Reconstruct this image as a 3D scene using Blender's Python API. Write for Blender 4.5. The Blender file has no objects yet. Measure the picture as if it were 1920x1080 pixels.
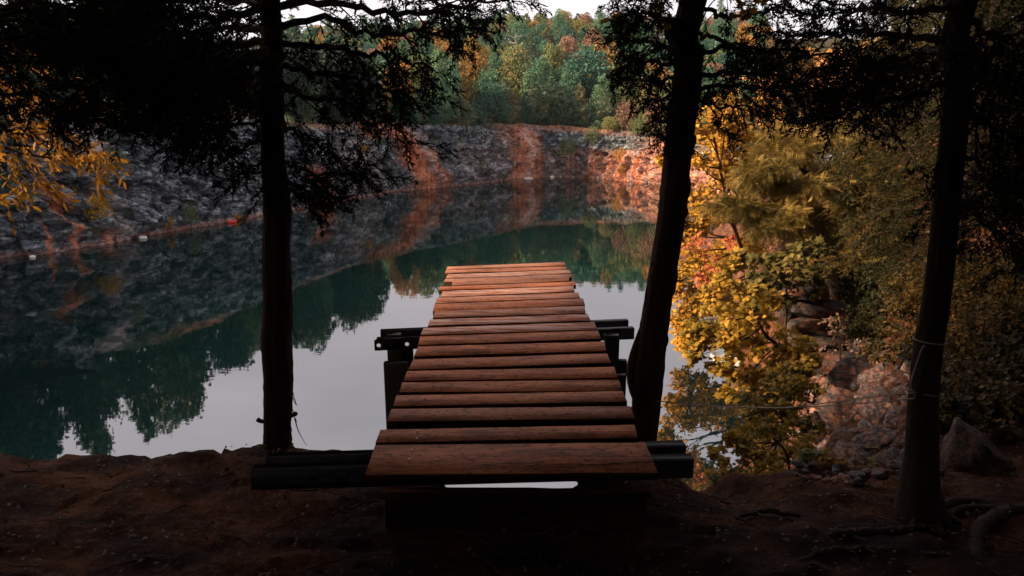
import bpy, math, random
import numpy as np
from mathutils import Vector, noise as mnoise

random.seed(7)
RNG = np.random.default_rng(11)
SC = bpy.context.scene
COL = SC.collection
rad = math.radians

# ------------------------------------------------------------------ camera
PITCH = rad(13.4)
FPX = 1280.0                      # focal length in photo pixels (24 mm lens on 36 mm)
EYE = np.array([0.0, 0.0, 9.0])   # lake surface is z = 0
_F = np.array([0, math.cos(PITCH), -math.sin(PITCH)])
_U = np.array([0, math.sin(PITCH), math.cos(PITCH)])
_X = np.array([1.0, 0, 0])

def ray(px, py):
    return _F + _U * ((540 - py) / FPX) + _X * ((px - 960) / FPX)
def at(px, py, d):                # world point on a sight line at ground distance d
    r = ray(px, py)
    return EYE + r * (d / r[1])
def onz(px, py, z):               # world point of a sight line on a level plane
    r = ray(px, py)
    return EYE + r * ((z - EYE[2]) / r[2])
def topx(p):                      # world point -> photo pixel
    q = np.asarray(p, float) - EYE
    w = q @ _F
    return 960 + FPX * (q @ _X) / w, 540 - FPX * (q @ _U) / w

cam = bpy.data.cameras.new('camera')
cam.lens = 24.0; cam.sensor_width = 36.0; cam.clip_start = 0.05; cam.clip_end = 3000
cam_o = bpy.data.objects.new('camera', cam); COL.objects.link(cam_o)
cam_o.location = EYE; cam_o.rotation_euler = (math.pi / 2 - PITCH, 0, 0)
SC.camera = cam_o

# ------------------------------------------------------------------ tagging
def tag(o, label=None, cat=None, group=None, kind=None):
    if label: o['label'] = label
    if cat: o['category'] = cat
    if group: o['group'] = group
    if kind: o['kind'] = kind
    return o
def thing(name, label, cat, loc=(0, 0, 0), group=None):
    o = bpy.data.objects.new(name, None); COL.objects.link(o)
    o.location = [float(v) for v in loc]; o.empty_display_size = 0.2
    return tag(o, label, cat, group)
def copy_tree(o, parent=None):
    c = o.copy(); COL.objects.link(c); c.parent = parent
    for ch in o.children:
        copy_tree(ch, c)
    return c

# ------------------------------------------------------------------ mesh builder
class MB:
    def __init__(self):
        self.V = []; self.Fs = []; self.n = 0; self.A = []
    def add(self, V, F, a=None):
        V = np.asarray(V, np.float64).reshape(-1, 3)
        if not isinstance(F, list): F = [F]
        for f in F:
            f = np.asarray(f, np.int64)
            if f.size: self.Fs.append(f + self.n)
        self.V.append(V); self.n += len(V)
        if a is not None: self.A.append(np.broadcast_to(np.asarray(a, np.float64), (len(V),)))
    def build(self, name, mat, parent=None, smooth=False, attr=None, mat2=None, idx2=None):
        me = bpy.data.meshes.new(name)
        V = np.concatenate(self.V)
        if parent is not None:
            V = V - np.array(parent.location) if parent.parent is None else V - np.array(parent.parent.location)
        me.vertices.add(len(V)); me.vertices.foreach_set('co', V.astype(np.float32).ravel())
        loops = np.concatenate([f.ravel() for f in self.Fs])
        tot = np.concatenate([np.full(len(f), f.shape[1]) for f in self.Fs])
        start = np.concatenate([[0], np.cumsum(tot)[:-1]])
        me.loops.add(len(loops)); me.loops.foreach_set('vertex_index', loops.astype(np.int32))
        me.polygons.add(len(tot)); me.polygons.foreach_set('loop_start', start.astype(np.int32))
        try: me.polygons.foreach_set('loop_total', tot.astype(np.int32))
        except Exception: pass
        me.update(calc_edges=True)
        if smooth: me.polygons.foreach_set('use_smooth', np.ones(len(tot), bool))
        if attr:
            for nm, arr in attr.items():
                at_ = me.attributes.new(nm, 'FLOAT', 'POINT')
                at_.data.foreach_set('value', np.asarray(arr, np.float32))
        me.materials.append(mat)
        if mat2 is not None:
            me.materials.append(mat2); me.polygons.foreach_set('material_index', np.asarray(idx2, np.int32))
        me.validate()
        o = bpy.data.objects.new(name, me); COL.objects.link(o)
        if parent is not None: o.parent = parent
        return o

def norm(v):
    v = np.asarray(v, float); l = np.linalg.norm(v, axis=-1, keepdims=True)
    return v / np.maximum(l, 1e-9)
def frames(d, up=None, roll=None):
    """rotation matrices (n,3,3) whose columns are side, dir, normal: local +Y goes along d"""
    d = norm(d); n = len(d)
    if up is None: up = np.tile([0, 0, 1.0], (n, 1))
    up = np.asarray(up, float)
    s = np.cross(d, up)
    bad = np.linalg.norm(s, axis=1) < 1e-3
    s[bad] = [1, 0, 0]
    s = norm(s); nn = np.cross(s, d)
    if roll is not None:
        c, q = np.cos(roll)[:, None], np.sin(roll)[:, None]
        s, nn = s * c + nn * q, nn * c - s * q
    return np.stack([s, d, nn], axis=2)
def scatter(mb, proto, T, R, S):
    PV, PF = proto
    T = np.asarray(T, float); n = len(T)
    if n == 0: return
    S = np.broadcast_to(np.asarray(S, float), (n,))
    V = np.einsum('nij,kj->nki', R, PV) * S[:, None, None] + T[:, None, :]
    F = PF[None] + (np.arange(n) * len(PV))[:, None, None]
    mb.add(V.reshape(-1, 3), F.reshape(-1, PF.shape[1]))
def curve(pts, n):
    """Catmull-Rom through pts (k,c), resampled to n"""
    P = np.asarray(pts, float)
    if len(P) == 2: 
        t = np.linspace(0, 1, n)[:, None]; return P[0] * (1 - t) + P[1] * t
    P = np.vstack([2 * P[0] - P[1], P, 2 * P[-1] - P[-2]])
    k = len(P) - 3
    u = np.linspace(0, k - 1e-9, n); i = u.astype(int); t = (u - i)[:, None]
    a, b, c, d = P[i], P[i + 1], P[i + 2], P[i + 3]
    return .5 * (2 * b + (c - a) * t + (2 * a - 5 * b + 4 * c - d) * t ** 2 + (3 * b - a - 3 * c + d) * t ** 3)
def tube(mb, pts, rads, seg=6, cap=True, wob=0.0, ridge=None):
    P = np.asarray(pts, float); n = len(P)
    rads = np.broadcast_to(np.asarray(rads, float), (n,))
    T = norm(np.gradient(P, axis=0))
    ref = np.array([0, 0, 1.0]) if abs(T[:, 2]).mean() < .8 else np.array([1.0, 0, 0])
    A = norm(np.cross(T, ref)); B = np.cross(T, A)
    th = np.linspace(0, 2 * math.pi, seg, endpoint=False)
    rr = np.ones((n, seg))
    if wob: rr += wob * RNG.standard_normal((n, seg))
    if ridge is not None: rr = rr * ridge
    V = P[:, None] + rads[:, None, None] * rr[:, :, None] * (np.cos(th)[None, :, None] * A[:, None] + np.sin(th)[None, :, None] * B[:, None])
    i = np.arange(n - 1)[:, None] * seg; j = np.arange(seg)[None]; j2 = (j + 1) % seg
    F = np.stack([i + j, i + j2, i + seg + j2, i + seg + j], -1).reshape(-1, 4)
    V = V.reshape(-1, 3); fs = [F]
    if cap:
        V = np.vstack([V, P[0], P[-1]])
        a, b = n * seg, n * seg + 1
        jj = np.arange(seg); jn = (jj + 1) % seg
        fs.append(np.stack([np.full(seg, a), jn, jj], -1))
        fs.append(np.stack([np.full(seg, b), (n - 1) * seg + jj, (n - 1) * seg + jn], -1))
    mb.add(V, fs)
def box(mb, lo, hi, bev=0.004):
    """box with chamfered edges"""
    lo = np.array(lo, float); hi = np.array(hi, float); c = (lo + hi) / 2; h = (hi - lo) / 2
    b = min(bev, h.min() * .4)
    V = []; idx = {}
    for sx in (-1, 1):
        for sy in (-1, 1):
            for sz in (-1, 1):
                s = np.array([sx, sy, sz])
                for ax in range(3):
                    q = h - b; q[ax] = h[ax]
                    idx[(sx, sy, sz, ax)] = len(V); V.append(c + s * q)
    F4 = []; F3 = []
    for ax in range(3):
        o = [k for k in range(3) if k != ax]
        for s in (-1, 1):
            f = []
            for (a, bb) in ((-1, -1), (1, -1), (1, 1), (-1, 1)):
                k = [0, 0, 0]; k[ax] = s; k[o[0]] = a; k[o[1]] = bb
                f.append(idx[(k[0], k[1], k[2], ax)])
            if (s < 0) != (ax == 1): f = f[::-1]
            F4.append(f)
    for e in range(3):
        o = [k for k in range(3) if k != e]
        for a in (-1, 1):
            for bb in (-1, 1):
                f = []
                for (s, ax) in ((-1, o[0]), (1, o[0]), (1, o[1]), (-1, o[1])):
                    k = [0, 0, 0]; k[e] = s; k[o[0]] = a; k[o[1]] = bb
                    f.append(idx[(k[0], k[1], k[2], ax)])
                F4.append(f)
    for sx in (-1, 1):
        for sy in (-1, 1):
            for sz in (-1, 1):
                F3.append([idx[(sx, sy, sz, 0)], idx[(sx, sy, sz, 1)], idx[(sx, sy, sz, 2)]])
    mb.add(V, [np.array(F4), np.array(F3)])
def prism(mb, top, thick, bev=0.006):
    """plank: polygon (k,3) seen from above (counter-clockwise), extruded down, with a chamfered top edge"""
    T = np.asarray(top, float); k = len(T); c = T.mean(0)
    inn = T + norm(c - T) * bev
    mid = T - [0, 0, bev]; bot = T - [0, 0, thick]
    V = np.vstack([inn, mid, bot]); j = np.arange(k); jn = (j + 1) % k
    F4 = np.vstack([np.stack([k + j, k + jn, jn, j], -1), np.stack([2 * k + j, 2 * k + jn, k + jn, k + j], -1)])
    mb.add(V, [F4, np.arange(k)[None], (2 * k + np.arange(k)[::-1])[None]])
def vnoise(P, scale, octaves=4, ridged=False, seed=0.0):
    out = np.empty(len(P)); s = 1.0 / scale
    for i, p in enumerate(P):
        v = Vector((p[0] * s + seed, p[1] * s - seed, p[2] * s + .5 * seed))
        out[i] = mnoise.fractal(v, 1.0, 2.1, octaves)
    return 1 - 2 * np.abs(out) if ridged else out
def smooth(x):
    x = np.clip(x, 0, 1); return x * x * (3 - 2 * x)

# ------------------------------------------------------------------ materials
class NT:
    def __init__(self, name):
        self.m = bpy.data.materials.new(name); self.m.use_nodes = True
        self.t = self.m.node_tree; self.t.nodes.clear()
        self.out = self.n('ShaderNodeOutputMaterial')
    def n(self, typ, **kw):
        nd = self.t.nodes.new(typ)
        for k, v in kw.items(): setattr(nd, k, v)
        return nd
    def l(self, a, b): self.t.links.new(a, b)
    def val(self, inp, v):
        if hasattr(v, 'bl_idname') or hasattr(v, 'is_linked'): self.l(v, inp)
        else: inp.default_value = v
    def noise(self, vec, scale, detail=4, rough=.55, dist=0.0):
        nd = self.n('ShaderNodeTexNoise'); nd.inputs['Scale'].default_value = scale
        nd.inputs['Detail'].default_value = detail; nd.inputs['Roughness'].default_value = rough
        nd.inputs['Distortion'].default_value = dist
        if vec is not None: self.l(vec, nd.inputs['Vector'])
        return nd.outputs['Fac']
    def coord(self, out='Object', scale=(1, 1, 1), rot=(0, 0, 0)):
        tc = self.n('ShaderNodeTexCoord'); mp = self.n('ShaderNodeMapping')
        mp.inputs['Scale'].default_value = scale; mp.inputs['Rotation'].default_value = rot
        self.l(tc.outputs[out], mp.inputs['Vector']); return mp.outputs['Vector']
    def ramp(self, fac, stops, interp='LINEAR'):
        r = self.n('ShaderNodeValToRGB'); r.color_ramp.interpolation = interp
        e = r.color_ramp.elements
        while len(e) > 1: e.remove(e[-1])
        e[0].position = stops[0][0]; e[0].color = self.c4(stops[0][1])
        for p, c in stops[1:]:
            q = e.new(p); q.color = self.c4(c)
        self.l(fac, r.inputs['Fac']); return r.outputs['Color']
    @staticmethod
    def c4(c):
        if isinstance(c, (int, float)): c = (c, c, c)
        return (c[0], c[1], c[2], 1)
    def mix(self, fac, a, b, blend='MIX'):
        m = self.n('ShaderNodeMix', data_type='RGBA', blend_type=blend)
        for inp, v in ((m.inputs[0], fac), (m.inputs[6], a), (m.inputs[7], b)):
            if isinstance(v, (tuple, list)): inp.default_value = self.c4(v)
            elif isinstance(v, (int, float)): inp.default_value = v
            else: self.l(v, inp)
        return m.outputs[2]
    def math(self, op, a, b=None):
        m = self.n('ShaderNodeMath', operation=op)
        for inp, v in ((m.inputs[0], a), (m.inputs[1], b)):
            if v is None: continue
            if isinstance(v, (int, float)): inp.default_value = v
            else: self.l(v, inp)
        return m.outputs[0]
    def attr(self, name):
        a = self.n('ShaderNodeAttribute', attribute_name=name); return a.outputs['Fac']
    def rnd(self): return self.n('ShaderNodeObjectInfo').outputs['Random']
    def island(self): return self.n('ShaderNodeNewGeometry').outputs['Random Per Island']
    def bump(self, h, strength=.5, dist=.05):
        b = self.n('ShaderNodeBump'); b.inputs['Strength'].default_value = strength
        b.inputs['Distance'].default_value = dist; self.l(h, b.inputs['Height']); return b.outputs['Normal']
    def princ(self, col, rough=.8, spec=.3, normal=None, metal=0.0):
        p = self.n('ShaderNodeBsdfPrincipled')
        if isinstance(col, (tuple, list)): p.inputs['Base Color'].default_value = self.c4(col)
        else: self.l(col, p.inputs['Base Color'])
        if isinstance(rough, (int, float)): p.inputs['Roughness'].default_value = rough
        else: self.l(rough, p.inputs['Roughness'])
        p.inputs['Specular IOR Level'].default_value = spec
        p.inputs['Metallic'].default_value = metal
        if normal is not None: self.l(normal, p.inputs['Normal'])
        self.l(p.outputs['BSDF'], self.out.inputs['Surface']); return p

def leaf_mat(name, stops, clump=.6, clump_scale=1.0, trans=.35, rough=.6, spec=.25, coord='Object', tint=None):
    """leaf colours picked by leaf and by clump from a ramp; stops: [(pos, rgb), ...]"""
    t = NT(name)
    v = t.coord(coord)
    cn = t.noise(v, clump_scale, 3, .6)
    f = t.math('ADD', t.math('MULTIPLY', t.math('SUBTRACT', cn, .5), clump * 2.6), t.math('ADD', .5, t.math('MULTIPLY', t.math('SUBTRACT', t.island(), .5), .55)))
    f = t.math('ADD', f, t.math('MULTIPLY', t.math('SUBTRACT', t.rnd(), .5), .35))
    c = t.ramp(f, stops)
    p = t.princ(c, rough, spec)
    tr = t.n('ShaderNodeBsdfTranslucent'); t.l(c, tr.inputs['Color'])
    mx = t.n('ShaderNodeMixShader'); mx.inputs[0].default_value = trans
    t.l(p.outputs['BSDF'], mx.inputs[1]); t.l(tr.outputs['BSDF'], mx.inputs[2])
    t.l(mx.outputs[0], t.out.inputs['Surface'])
    return t.m
def bark_mat(name, dark, light, scale=1.0, bump=.8):
    t = NT(name)
    v = t.coord('Object', (26 * scale, 26 * scale, 3.0 * scale))
    n1 = t.noise(v, 1.0, 5, .65, .6)
    n2 = t.noise(t.coord('Object'), 2.2 * scale, 4, .6)
    c = t.mix(n1, dark, light); c = t.mix(t.math('MULTIPLY', n2, .6), c, dark)
    t.princ(c, .9, .15, t.bump(n1, bump, .02))
    return t.m

M = {}
M['bark'] = bark_mat('dark_bark', (.016, .011, .008), (.10, .066, .046))
M['bark_warm'] = bark_mat('warm_bark', (.016, .01, .007), (.12, .062, .035))
M['bark_far'] = bark_mat('grey_bark', (.03, .025, .02), (.12, .10, .085), .5, .3)
M['bark_pale'] = bark_mat('pale_dead_bark', (.22, .2, .18), (.42, .39, .36), .5, .3)
M['needle'] = leaf_mat('dark_needles', [(0, (.006, .010, .005)), (.5, (.012, .016, .007)), (1, (.024, .024, .009))], .5, 2.0, .12, .75, .1)
M['needle_mid'] = leaf_mat('green_needles', [(0, (.006, .011, .005)), (.5, (.020, .024, .008)), (1, (.075, .052, .012))], .6, 1.2, .2, .7, .15)
GR = lambda *a: list(zip(np.linspace(0, 1, len(a)), a))
def far_leaf(name, *cols, trans=.2): return leaf_mat('far_leaves_' + name, GR(*cols), .28, .6, trans)
M['far_green'] = far_leaf('green', (.029, .094, .068), (.052, .137, .088), (.098, .195, .104), (.156, .234, .104))
M['far_dark'] = far_leaf('dark', (.017, .071, .058), (.037, .112, .082), (.071, .162, .099))
M['far_olive'] = far_leaf('olive', (.046, .103, .057), (.092, .149, .063), (.196, .196, .069), (.345, .218, .069))
M['far_orange'] = far_leaf('orange', (.10, .11, .04), (.26, .17, .045), (.44, .22, .05), (.55, .27, .07))
M['far_rust'] = far_leaf('rust', (.10, .075, .055), (.22, .125, .085), (.36, .19, .13))
M['cedar_brown'] = far_leaf('browning', (.027, .093, .069), (.060, .128, .081), (.150, .165, .090), (.390, .240, .128))
M['wall_dark_shaded'] = far_leaf('wall_dark_shaded', (.005, .018, .014), (.011, .032, .023), (.022, .048, .030), trans=.12)  # darker copy of the far leaves, shade of the wall wood painted in
M['wall_green_shaded'] = far_leaf('wall_green_shaded', (.010, .030, .020), (.022, .050, .030), (.050, .070, .034), trans=.12)  # green leaves darkened likewise, with the shade in their colour
M['yellow'] = leaf_mat('yellow_leaves', GR((.09, .06, .010), (.30, .17, .018), (.52, .28, .025), (.66, .36, .05)), .6, 1.1, .35)
M['yellow_near'] = leaf_mat('yellow_green_leaves', GR((.06, .055, .010), (.22, .15, .018), (.48, .28, .03), (.62, .38, .06)), .6, 1.6, .35)
M['amber'] = leaf_mat('amber_leaves', GR((.08, .042, .006), (.26, .125, .012), (.46, .22, .018), (.64, .36, .05)), .4, 2.0, .5)
M['red_leaf'] = leaf_mat('red_leaves', GR((.20, .05, .02), (.42, .12, .05), (.5, .2, .08)), .5, 2.0, .3)
M['feather'] = leaf_mat('feathery_leaves', GR((.03, .032, .010), (.10, .082, .022), (.23, .165, .042), (.42, .29, .09)), .75, 1.1, .3)
M['bigleaf'] = leaf_mat('vine_leaves', GR((.03, .035, .010), (.09, .08, .018), (.20, .15, .04)), .5, 1.5, .3)
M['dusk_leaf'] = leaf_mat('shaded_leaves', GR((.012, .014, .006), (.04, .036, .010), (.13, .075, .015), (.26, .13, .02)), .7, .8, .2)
M['weed'] = leaf_mat('weed_leaves', GR((.05, .06, .02), (.16, .16, .05), (.28, .24, .08)), .5, 4.0, .3)
M['yellow_dim'] = leaf_mat('dull_yellow_leaves', GR((.03, .03, .008), (.10, .075, .012), (.26, .16, .02), (.46, .28, .045)), .7, 1.6, .3)
# ------------------------------------------------------------------ sky, sun, air
SUN_AZ = math.atan2(-.95, -.28)         # compass angle from +Y, the low sun stands to the left and a little behind
SUN_EL = rad(26)
w = bpy.data.worlds.new('World'); SC.world = w; w.use_nodes = True
nt = w.node_tree; nt.nodes.clear()
wo = nt.nodes.new('ShaderNodeOutputWorld'); bg = nt.nodes.new('ShaderNodeBackground')
sky = nt.nodes.new('ShaderNodeTexSky'); sky.sky_type = 'NISHITA'; sky.sun_disc = False
sky.sun_elevation = SUN_EL; sky.sun_rotation = SUN_AZ % (2 * math.pi)
tc = nt.nodes.new('ShaderNodeTexCoord'); mp = nt.nodes.new('ShaderNodeMapping'); mp.inputs['Scale'].default_value = (1, 1, 3.2)
nz = nt.nodes.new('ShaderNodeTexNoise'); nz.inputs['Scale'].default_value = 1.7; nz.inputs['Detail'].default_value = 5
cr = nt.nodes.new('ShaderNodeValToRGB')
cr.color_ramp.elements[0].position = .3; cr.color_ramp.elements[0].color = (3.05, 2.82, 2.98, 1)
cr.color_ramp.elements[1].position = .7; cr.color_ramp.elements[1].color = (4.75, 4.2, 4.25, 1)
mx = nt.nodes.new('ShaderNodeMix'); mx.data_type = 'RGBA'; mx.inputs[0].default_value = .86
nt.links.new(tc.outputs['Generated'], mp.inputs['Vector']); nt.links.new(mp.outputs['Vector'], nz.inputs['Vector'])
nt.links.new(nz.outputs['Fac'], cr.inputs['Fac'])
nt.links.new(sky.outputs['Color'], mx.inputs[6]); nt.links.new(cr.outputs['Color'], mx.inputs[7])
nt.links.new(mx.outputs[2], bg.inputs['Color']); bg.inputs['Strength'].default_value = 0.10
nt.links.new(bg.outputs['Background'], wo.inputs['Surface'])

sl = bpy.data.lights.new('sun', 'SUN'); sl.energy = 5.0; sl.angle = rad(12); sl.color = (1.0, .70, .46)
so = bpy.data.objects.new('sun', sl); COL.objects.link(so)
sd = Vector((math.sin(SUN_AZ) * math.cos(SUN_EL), math.cos(SUN_AZ) * math.cos(SUN_EL), math.sin(SUN_EL)))
so.rotation_euler = (-sd).to_track_quat('-Z', 'Y').to_euler()

t = NT('haze_air')
pv = t.n('ShaderNodeVolumePrincipled'); pv.inputs['Color'].default_value = (.93, .94, .97, 1)
pv.inputs['Density'].default_value = .00006; pv.inputs['Anisotropy'].default_value = 0
t.l(pv.outputs['Volume'], t.out.inputs['Volume'])
mb = MB(); box(mb, (-235, -60, -15.0), (225, 310, 56), 0.01)
hz = mb.build('haze', t.m); tag(hz, kind='stuff')

# ------------------------------------------------------------------ quarry rock
def rock_material(name, attrs=True, scale=1.0, warm=0.0, tone=1.0):
    t = NT(name)
    v = t.coord('Object', (1, 1, 1), (0, 0, 0))
    dip = t.coord('Object', (.55 * scale, .55 * scale, 1.5 * scale), (rad(24), rad(-28), 0))
    st = t.noise(dip, 1.0, 7, .70, 1.1)
    blot = t.noise(v, .16 * scale, 4, .55)
    fine = t.noise(v, 1.7 * scale, 7, .74)
    base = t.ramp(st, [(.29, (.008, .013, .018)), (.41, (.034, .048, .060)), (.49, (.105, .132, .156)), (.56, (.24, .285, .315)), (.64, (.52, .56, .59))])
    base = t.mix(t.ramp(fine, [(.42, 1.0), (.51, 0.0)]), base, (.009, .013, .018))
    base = t.mix(t.ramp(fine, [(.58, 0.0), (.70, .7)]), base, (.31, .335, .355))
    base = t.mix(t.ramp(blot, [(.50, 0.0), (.64, .12)]), base, (.10, .08, .07))
    streak = t.noise(t.coord('Object', (1.1 * scale, 1.1 * scale, .10 * scale)), 1.4, 5, .6, .4)
    if attrs: base = t.mix(t.math('MULTIPLY', t.ramp(streak, [(.54, 0.0), (.62, .7)]), t.ramp(blot, [(.40, 0.0), (.55, 1.0)])), base, (.010, .013, .017))
    rust_c = t.ramp(t.math('ADD', t.math('MULTIPLY', streak, .7), t.math('MULTIPLY', fine, .35)),
                    [(.34, (.10, .030, .015)), (.46, (.42, .115, .045)), (.56, (.60, .235, .12)), (.68, (.70, .45, .34))])
    if attrs:
        ru = t.math('MULTIPLY', t.attr('rust'), t.ramp(t.math('ADD', t.math('MULTIPLY', streak, .6), t.math('MULTIPLY', fine, .5)), [(.40, 0.0), (.50, 1.0)]))
        c = t.mix(ru, base, rust_c)
        c = t.mix(t.math('MULTIPLY', t.attr('pale'), t.ramp(st, [(.35, .1), (.6, .9)])), c, (.68, .56, .52))
        c = t.mix(t.math('MULTIPLY', t.attr('moss'), t.ramp(fine, [(.38, 0.0), (.58, 1.0)])), c, (.055, .065, .022))
    else:
        base = t.mix(.28, base, (.30, .27, .26))
        c = t.mix(t.math('MULTIPLY', t.ramp(t.noise(v, 1.6 * scale, 4, .6), [(.42, 0.0), (.6, 1.0)]), warm), base, rust_c)
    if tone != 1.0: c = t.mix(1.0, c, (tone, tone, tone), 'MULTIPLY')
    vor = t.n('ShaderNodeTexVoronoi', feature='DISTANCE_TO_EDGE'); vor.inputs['Scale'].default_value = .9
    t.l(dip, vor.inputs['Vector'])
    crack = t.ramp(vor.outputs['Distance'], [(0, .35), (.06, 1.0)])
    c = t.mix(1.0, c, crack, 'MULTIPLY')
    h = t.math('ADD', t.math('MULTIPLY', st, 1.0), t.math('MULTIPLY', fine, .6))
    t.princ(c, .8, .35, t.bump(h, .9, .35 / scale))
    return t.m
M['cliff'] = rock_material('quarry_cliff_rock')
M['boulder'] = rock_material('boulder_rock', False, 3.0, .75, .8)
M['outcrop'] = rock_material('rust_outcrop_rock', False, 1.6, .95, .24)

# waterline of the quarry wall, read off the photograph and laid on the lake level
WPX = [(0, 485), (60, 481), (150, 465), (200, 458), (265, 445), (340, 431), (440, 415), (520, 399), (600, 386), (700, 366), (760, 357),
       (860, 349), (930, 341), (972, 334), (1030, 332), (1100, 334), (1160, 338), (1235, 345)]
WL = [tuple(onz(x, y, 0)[:2]) for x, y in WPX]
WL = [(-50, -12), (-47, 12), (-42, 28)] + WL + [(27.5, 98), (29, 84), (25, 66), (19.5, 50)]
WL = np.array(WL)
NS = 1300
WC = curve(WL, NS)
for _ in range(6): WC[1:-1] = (WC[:-2] + 2 * WC[1:-1] + WC[2:]) / 4
TG = norm(np.gradient(WC, axis=0)); NRM = np.stack([-TG[:, 1], TG[:, 0]], 1)      # outward (lake lies to the right of travel)
WPXC = np.array([topx((p[0], p[1], 0))[0] if p[1] > 5 else -900 for p in WC])
ARC = np.concatenate([[0], np.cumsum(np.linalg.norm(np.diff(WC, axis=0), axis=1))])
def land_z(x, y):
    hill = 27.5 * smooth((y - 118) / 122.0) * (.86 + .14 * smooth((x + 70) / 90.0))
    return 9.0 + hill + .35 * np.sin(x * .21) * np.cos(y * .17)
rim_px = [(-900, 9.2), (0, 9.3), (200, 9.4), (340, 10.3), (420, 10.2), (520, 9.6), (660, 9.1), (740, 9.6), (800, 9.3), (900, 9.0), (975, 9.3), (1040, 8.9), (1130, 8.2), (1180, 7.3), (1260, 6.8), (1500, 7.5)]
RIMZ = np.interp(WPXC, [a for a, b in rim_px], [b for a, b in rim_px])
end = ARC > ARC[np.argmax(WPXC > 1234)] if (WPXC > 1234).any() else np.zeros(NS, bool)
RIMZ[end] = 7.2
SETB = np.interp(WPXC, [-900, 0, 300, 600, 760, 900, 970, 1050, 1120, 1250], [3, 3.2, 3.0, 2.4, 2.2, 1.4, 1.0, 2.6, 4.4, 5.5])
NV = 96
vv = np.linspace(-.12, 1.0, NV)
benchy = smooth((WPXC - 1010) / 60)                     # right of the pale streak the wall breaks into a low face and a rubble bench
prof = np.empty((NS, NV))
for k, v in enumerate(vv):
    a = max(v, -.12)
    steep = .75 * a + .25 * a * a
    bench = np.where(v < .55, .12 * a, .066 + (a - .55) / .45 * .934)
    prof[:, k] = steep * (1 - benchy) + bench * benchy
Z = vv[None, :] * RIMZ[:, None]
XY = WC[:, None, :] + NRM[:, None, :] * (SETB[:, None] * prof)[:, :, None]
P = np.concatenate([XY, Z[:, :, None]], 2).reshape(-1, 3)
n_big = vnoise(P, 7.0, 3, seed=3.1).reshape(NS, NV)
sl_ = np.interp(np.repeat(WPXC, NV), [-900, 400, 700, 900], [1.0, 1.0, .5, .15])       # slabs lean along the left wall and stand upright further on
along = np.repeat(ARC, NV); hgt_ = P[:, 2]
Q = np.stack([(along * .9 + hgt_ * sl_ * 1.1), hgt_ * .42, np.zeros(len(P))], 1)
n_slab = vnoise(Q, 2.6, 4, ridged=True, seed=8.0).reshape(NS, NV)
n_st = vnoise(np.stack([along * .35, hgt_ * 1.2 - along * .18, np.zeros(len(P))], 1), 1.1, 4, seed=2.0).reshape(NS, NV)
n_mid = vnoise(P, 1.5, 5, ridged=True, seed=5.0).reshape(NS, NV)
n_fine = vnoise(P, .6, 3, seed=15.0).reshape(NS, NV)
fade = smooth((vv + .01) / .20)[None, :] * (1 - .75 * smooth((vv - .86) / .14))[None, :]
n_blk = np.floor(vnoise(np.stack([along * .8, hgt_ * .9, np.zeros(len(P))], 1), 1.6, 2, seed=21.0) * 5).reshape(NS, NV) / 5
D = (n_big * 1.3 - (n_slab - .3) * 1.35 + n_st * .4 + n_blk * .9 - (n_mid - .4) * .45 + n_fine * .30) * fade
XY = XY + NRM[:, None, :] * D[:, :, None]
Z = Z + (n_mid * .20 + n_st * .22) * fade + (vv[None, :] > .99) * n_big * .5
CL = np.concatenate([XY, Z[:, :, None]], 2)
RIM = CL[:, -1].copy()
# mineral stains: (photo column at the water, sideways drift to the top, half width at the water, half width at the top, low, high, strength)
PXV = WPXC[:, None] + np.zeros((1, NV)); VV = np.zeros((NS, 1)) + vv[None]
rust = np.zeros((NS, NV)); pale = np.zeros((NS, NV)); moss = np.zeros((NS, NV))
wob = n_big * 14 + n_mid * 6
def stain(px, drift, w0, w1, lo, hi, k, arr):
    c = px + drift * np.clip(VV, 0, 1); wd = w0 + (w1 - w0) * np.clip(VV, 0, 1)
    g = np.exp(-((PXV - c + wob * .8) / wd) ** 2) * smooth((VV - lo + .06) / .12) * smooth((hi + .06 - VV) / .12)
    np.maximum(arr, g * k, out=arr)
for a in [(800, -42, 20, 16, -.1, 1.1, 1.25), (835, -60, 10, 8, .0, .6, .9), (720, 10, 14, 30, .75, 1.1, .8), (990, -4, 24, 15, -.1, .93, 1.3), (968, 8, 7, 26, .3, 1.1, .9),
          (1012, 0, 8, 8, -.1, .4, .9), (1165, 10, 16, 10, -.1, .62, 1.1), (1196, 10, 10, 8, -.1, .7, 1.0), (1140, 0, 9, 7, -.1, .5, .9), (1115, 0, 12, 9, -.1, .55, .75), (1070, 0, 10, 14, -.1, .5, .5), (1230, -10, 22, 34, .0, 1.0, .7),
          (1060, 0, 60, 80, .9, 1.1, .7), (600, 6, 16, 12, -.1, .45, 1.0), (640, 0, 60, 60, .93, 1.1, .6), (143, -46, 6, 8, -.1, .82, 1.1), (130, -30, 9, 26, .25, .95, .8), (92, -14, 5, 5, -.1, .22, 1.0),
          (205, 0, 16, 10, -.1, .1, .9), (390, 0, 20, 60, .92, 1.1, .9), (1500, 0, 400, 400, -.1, .6, .7)]:
    stain(*a, rust)
np.maximum(rust, .45 * np.exp(-((VV - .015) / .018) ** 2), out=rust)            # iron line along the water's edge
for a in [(992, -2, 9, 7, -.05, .9, .9), (235, -60, 14, 20, .05, .6, .7), (265, -45, 20, 30, .7, .95, 1.0), (690, -30, 22, 26, .1, .8, .5), (820, -40, 5, 5, .2, .85, .6), (880, 0, 14, 12, .2, .7, .5), (1040, 0, 12, 12, -.05, .4, .35)]:
    stain(*a, pale)
moss = smooth((VV - .86) / .14) * .7 + .35 * smooth((n_big - .15) / .3) * smooth((VV - .25) / .3)
mb = MB()
i = np.arange(NS - 1)[:, None] * NV; j = np.arange(NV - 1)[None]
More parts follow.
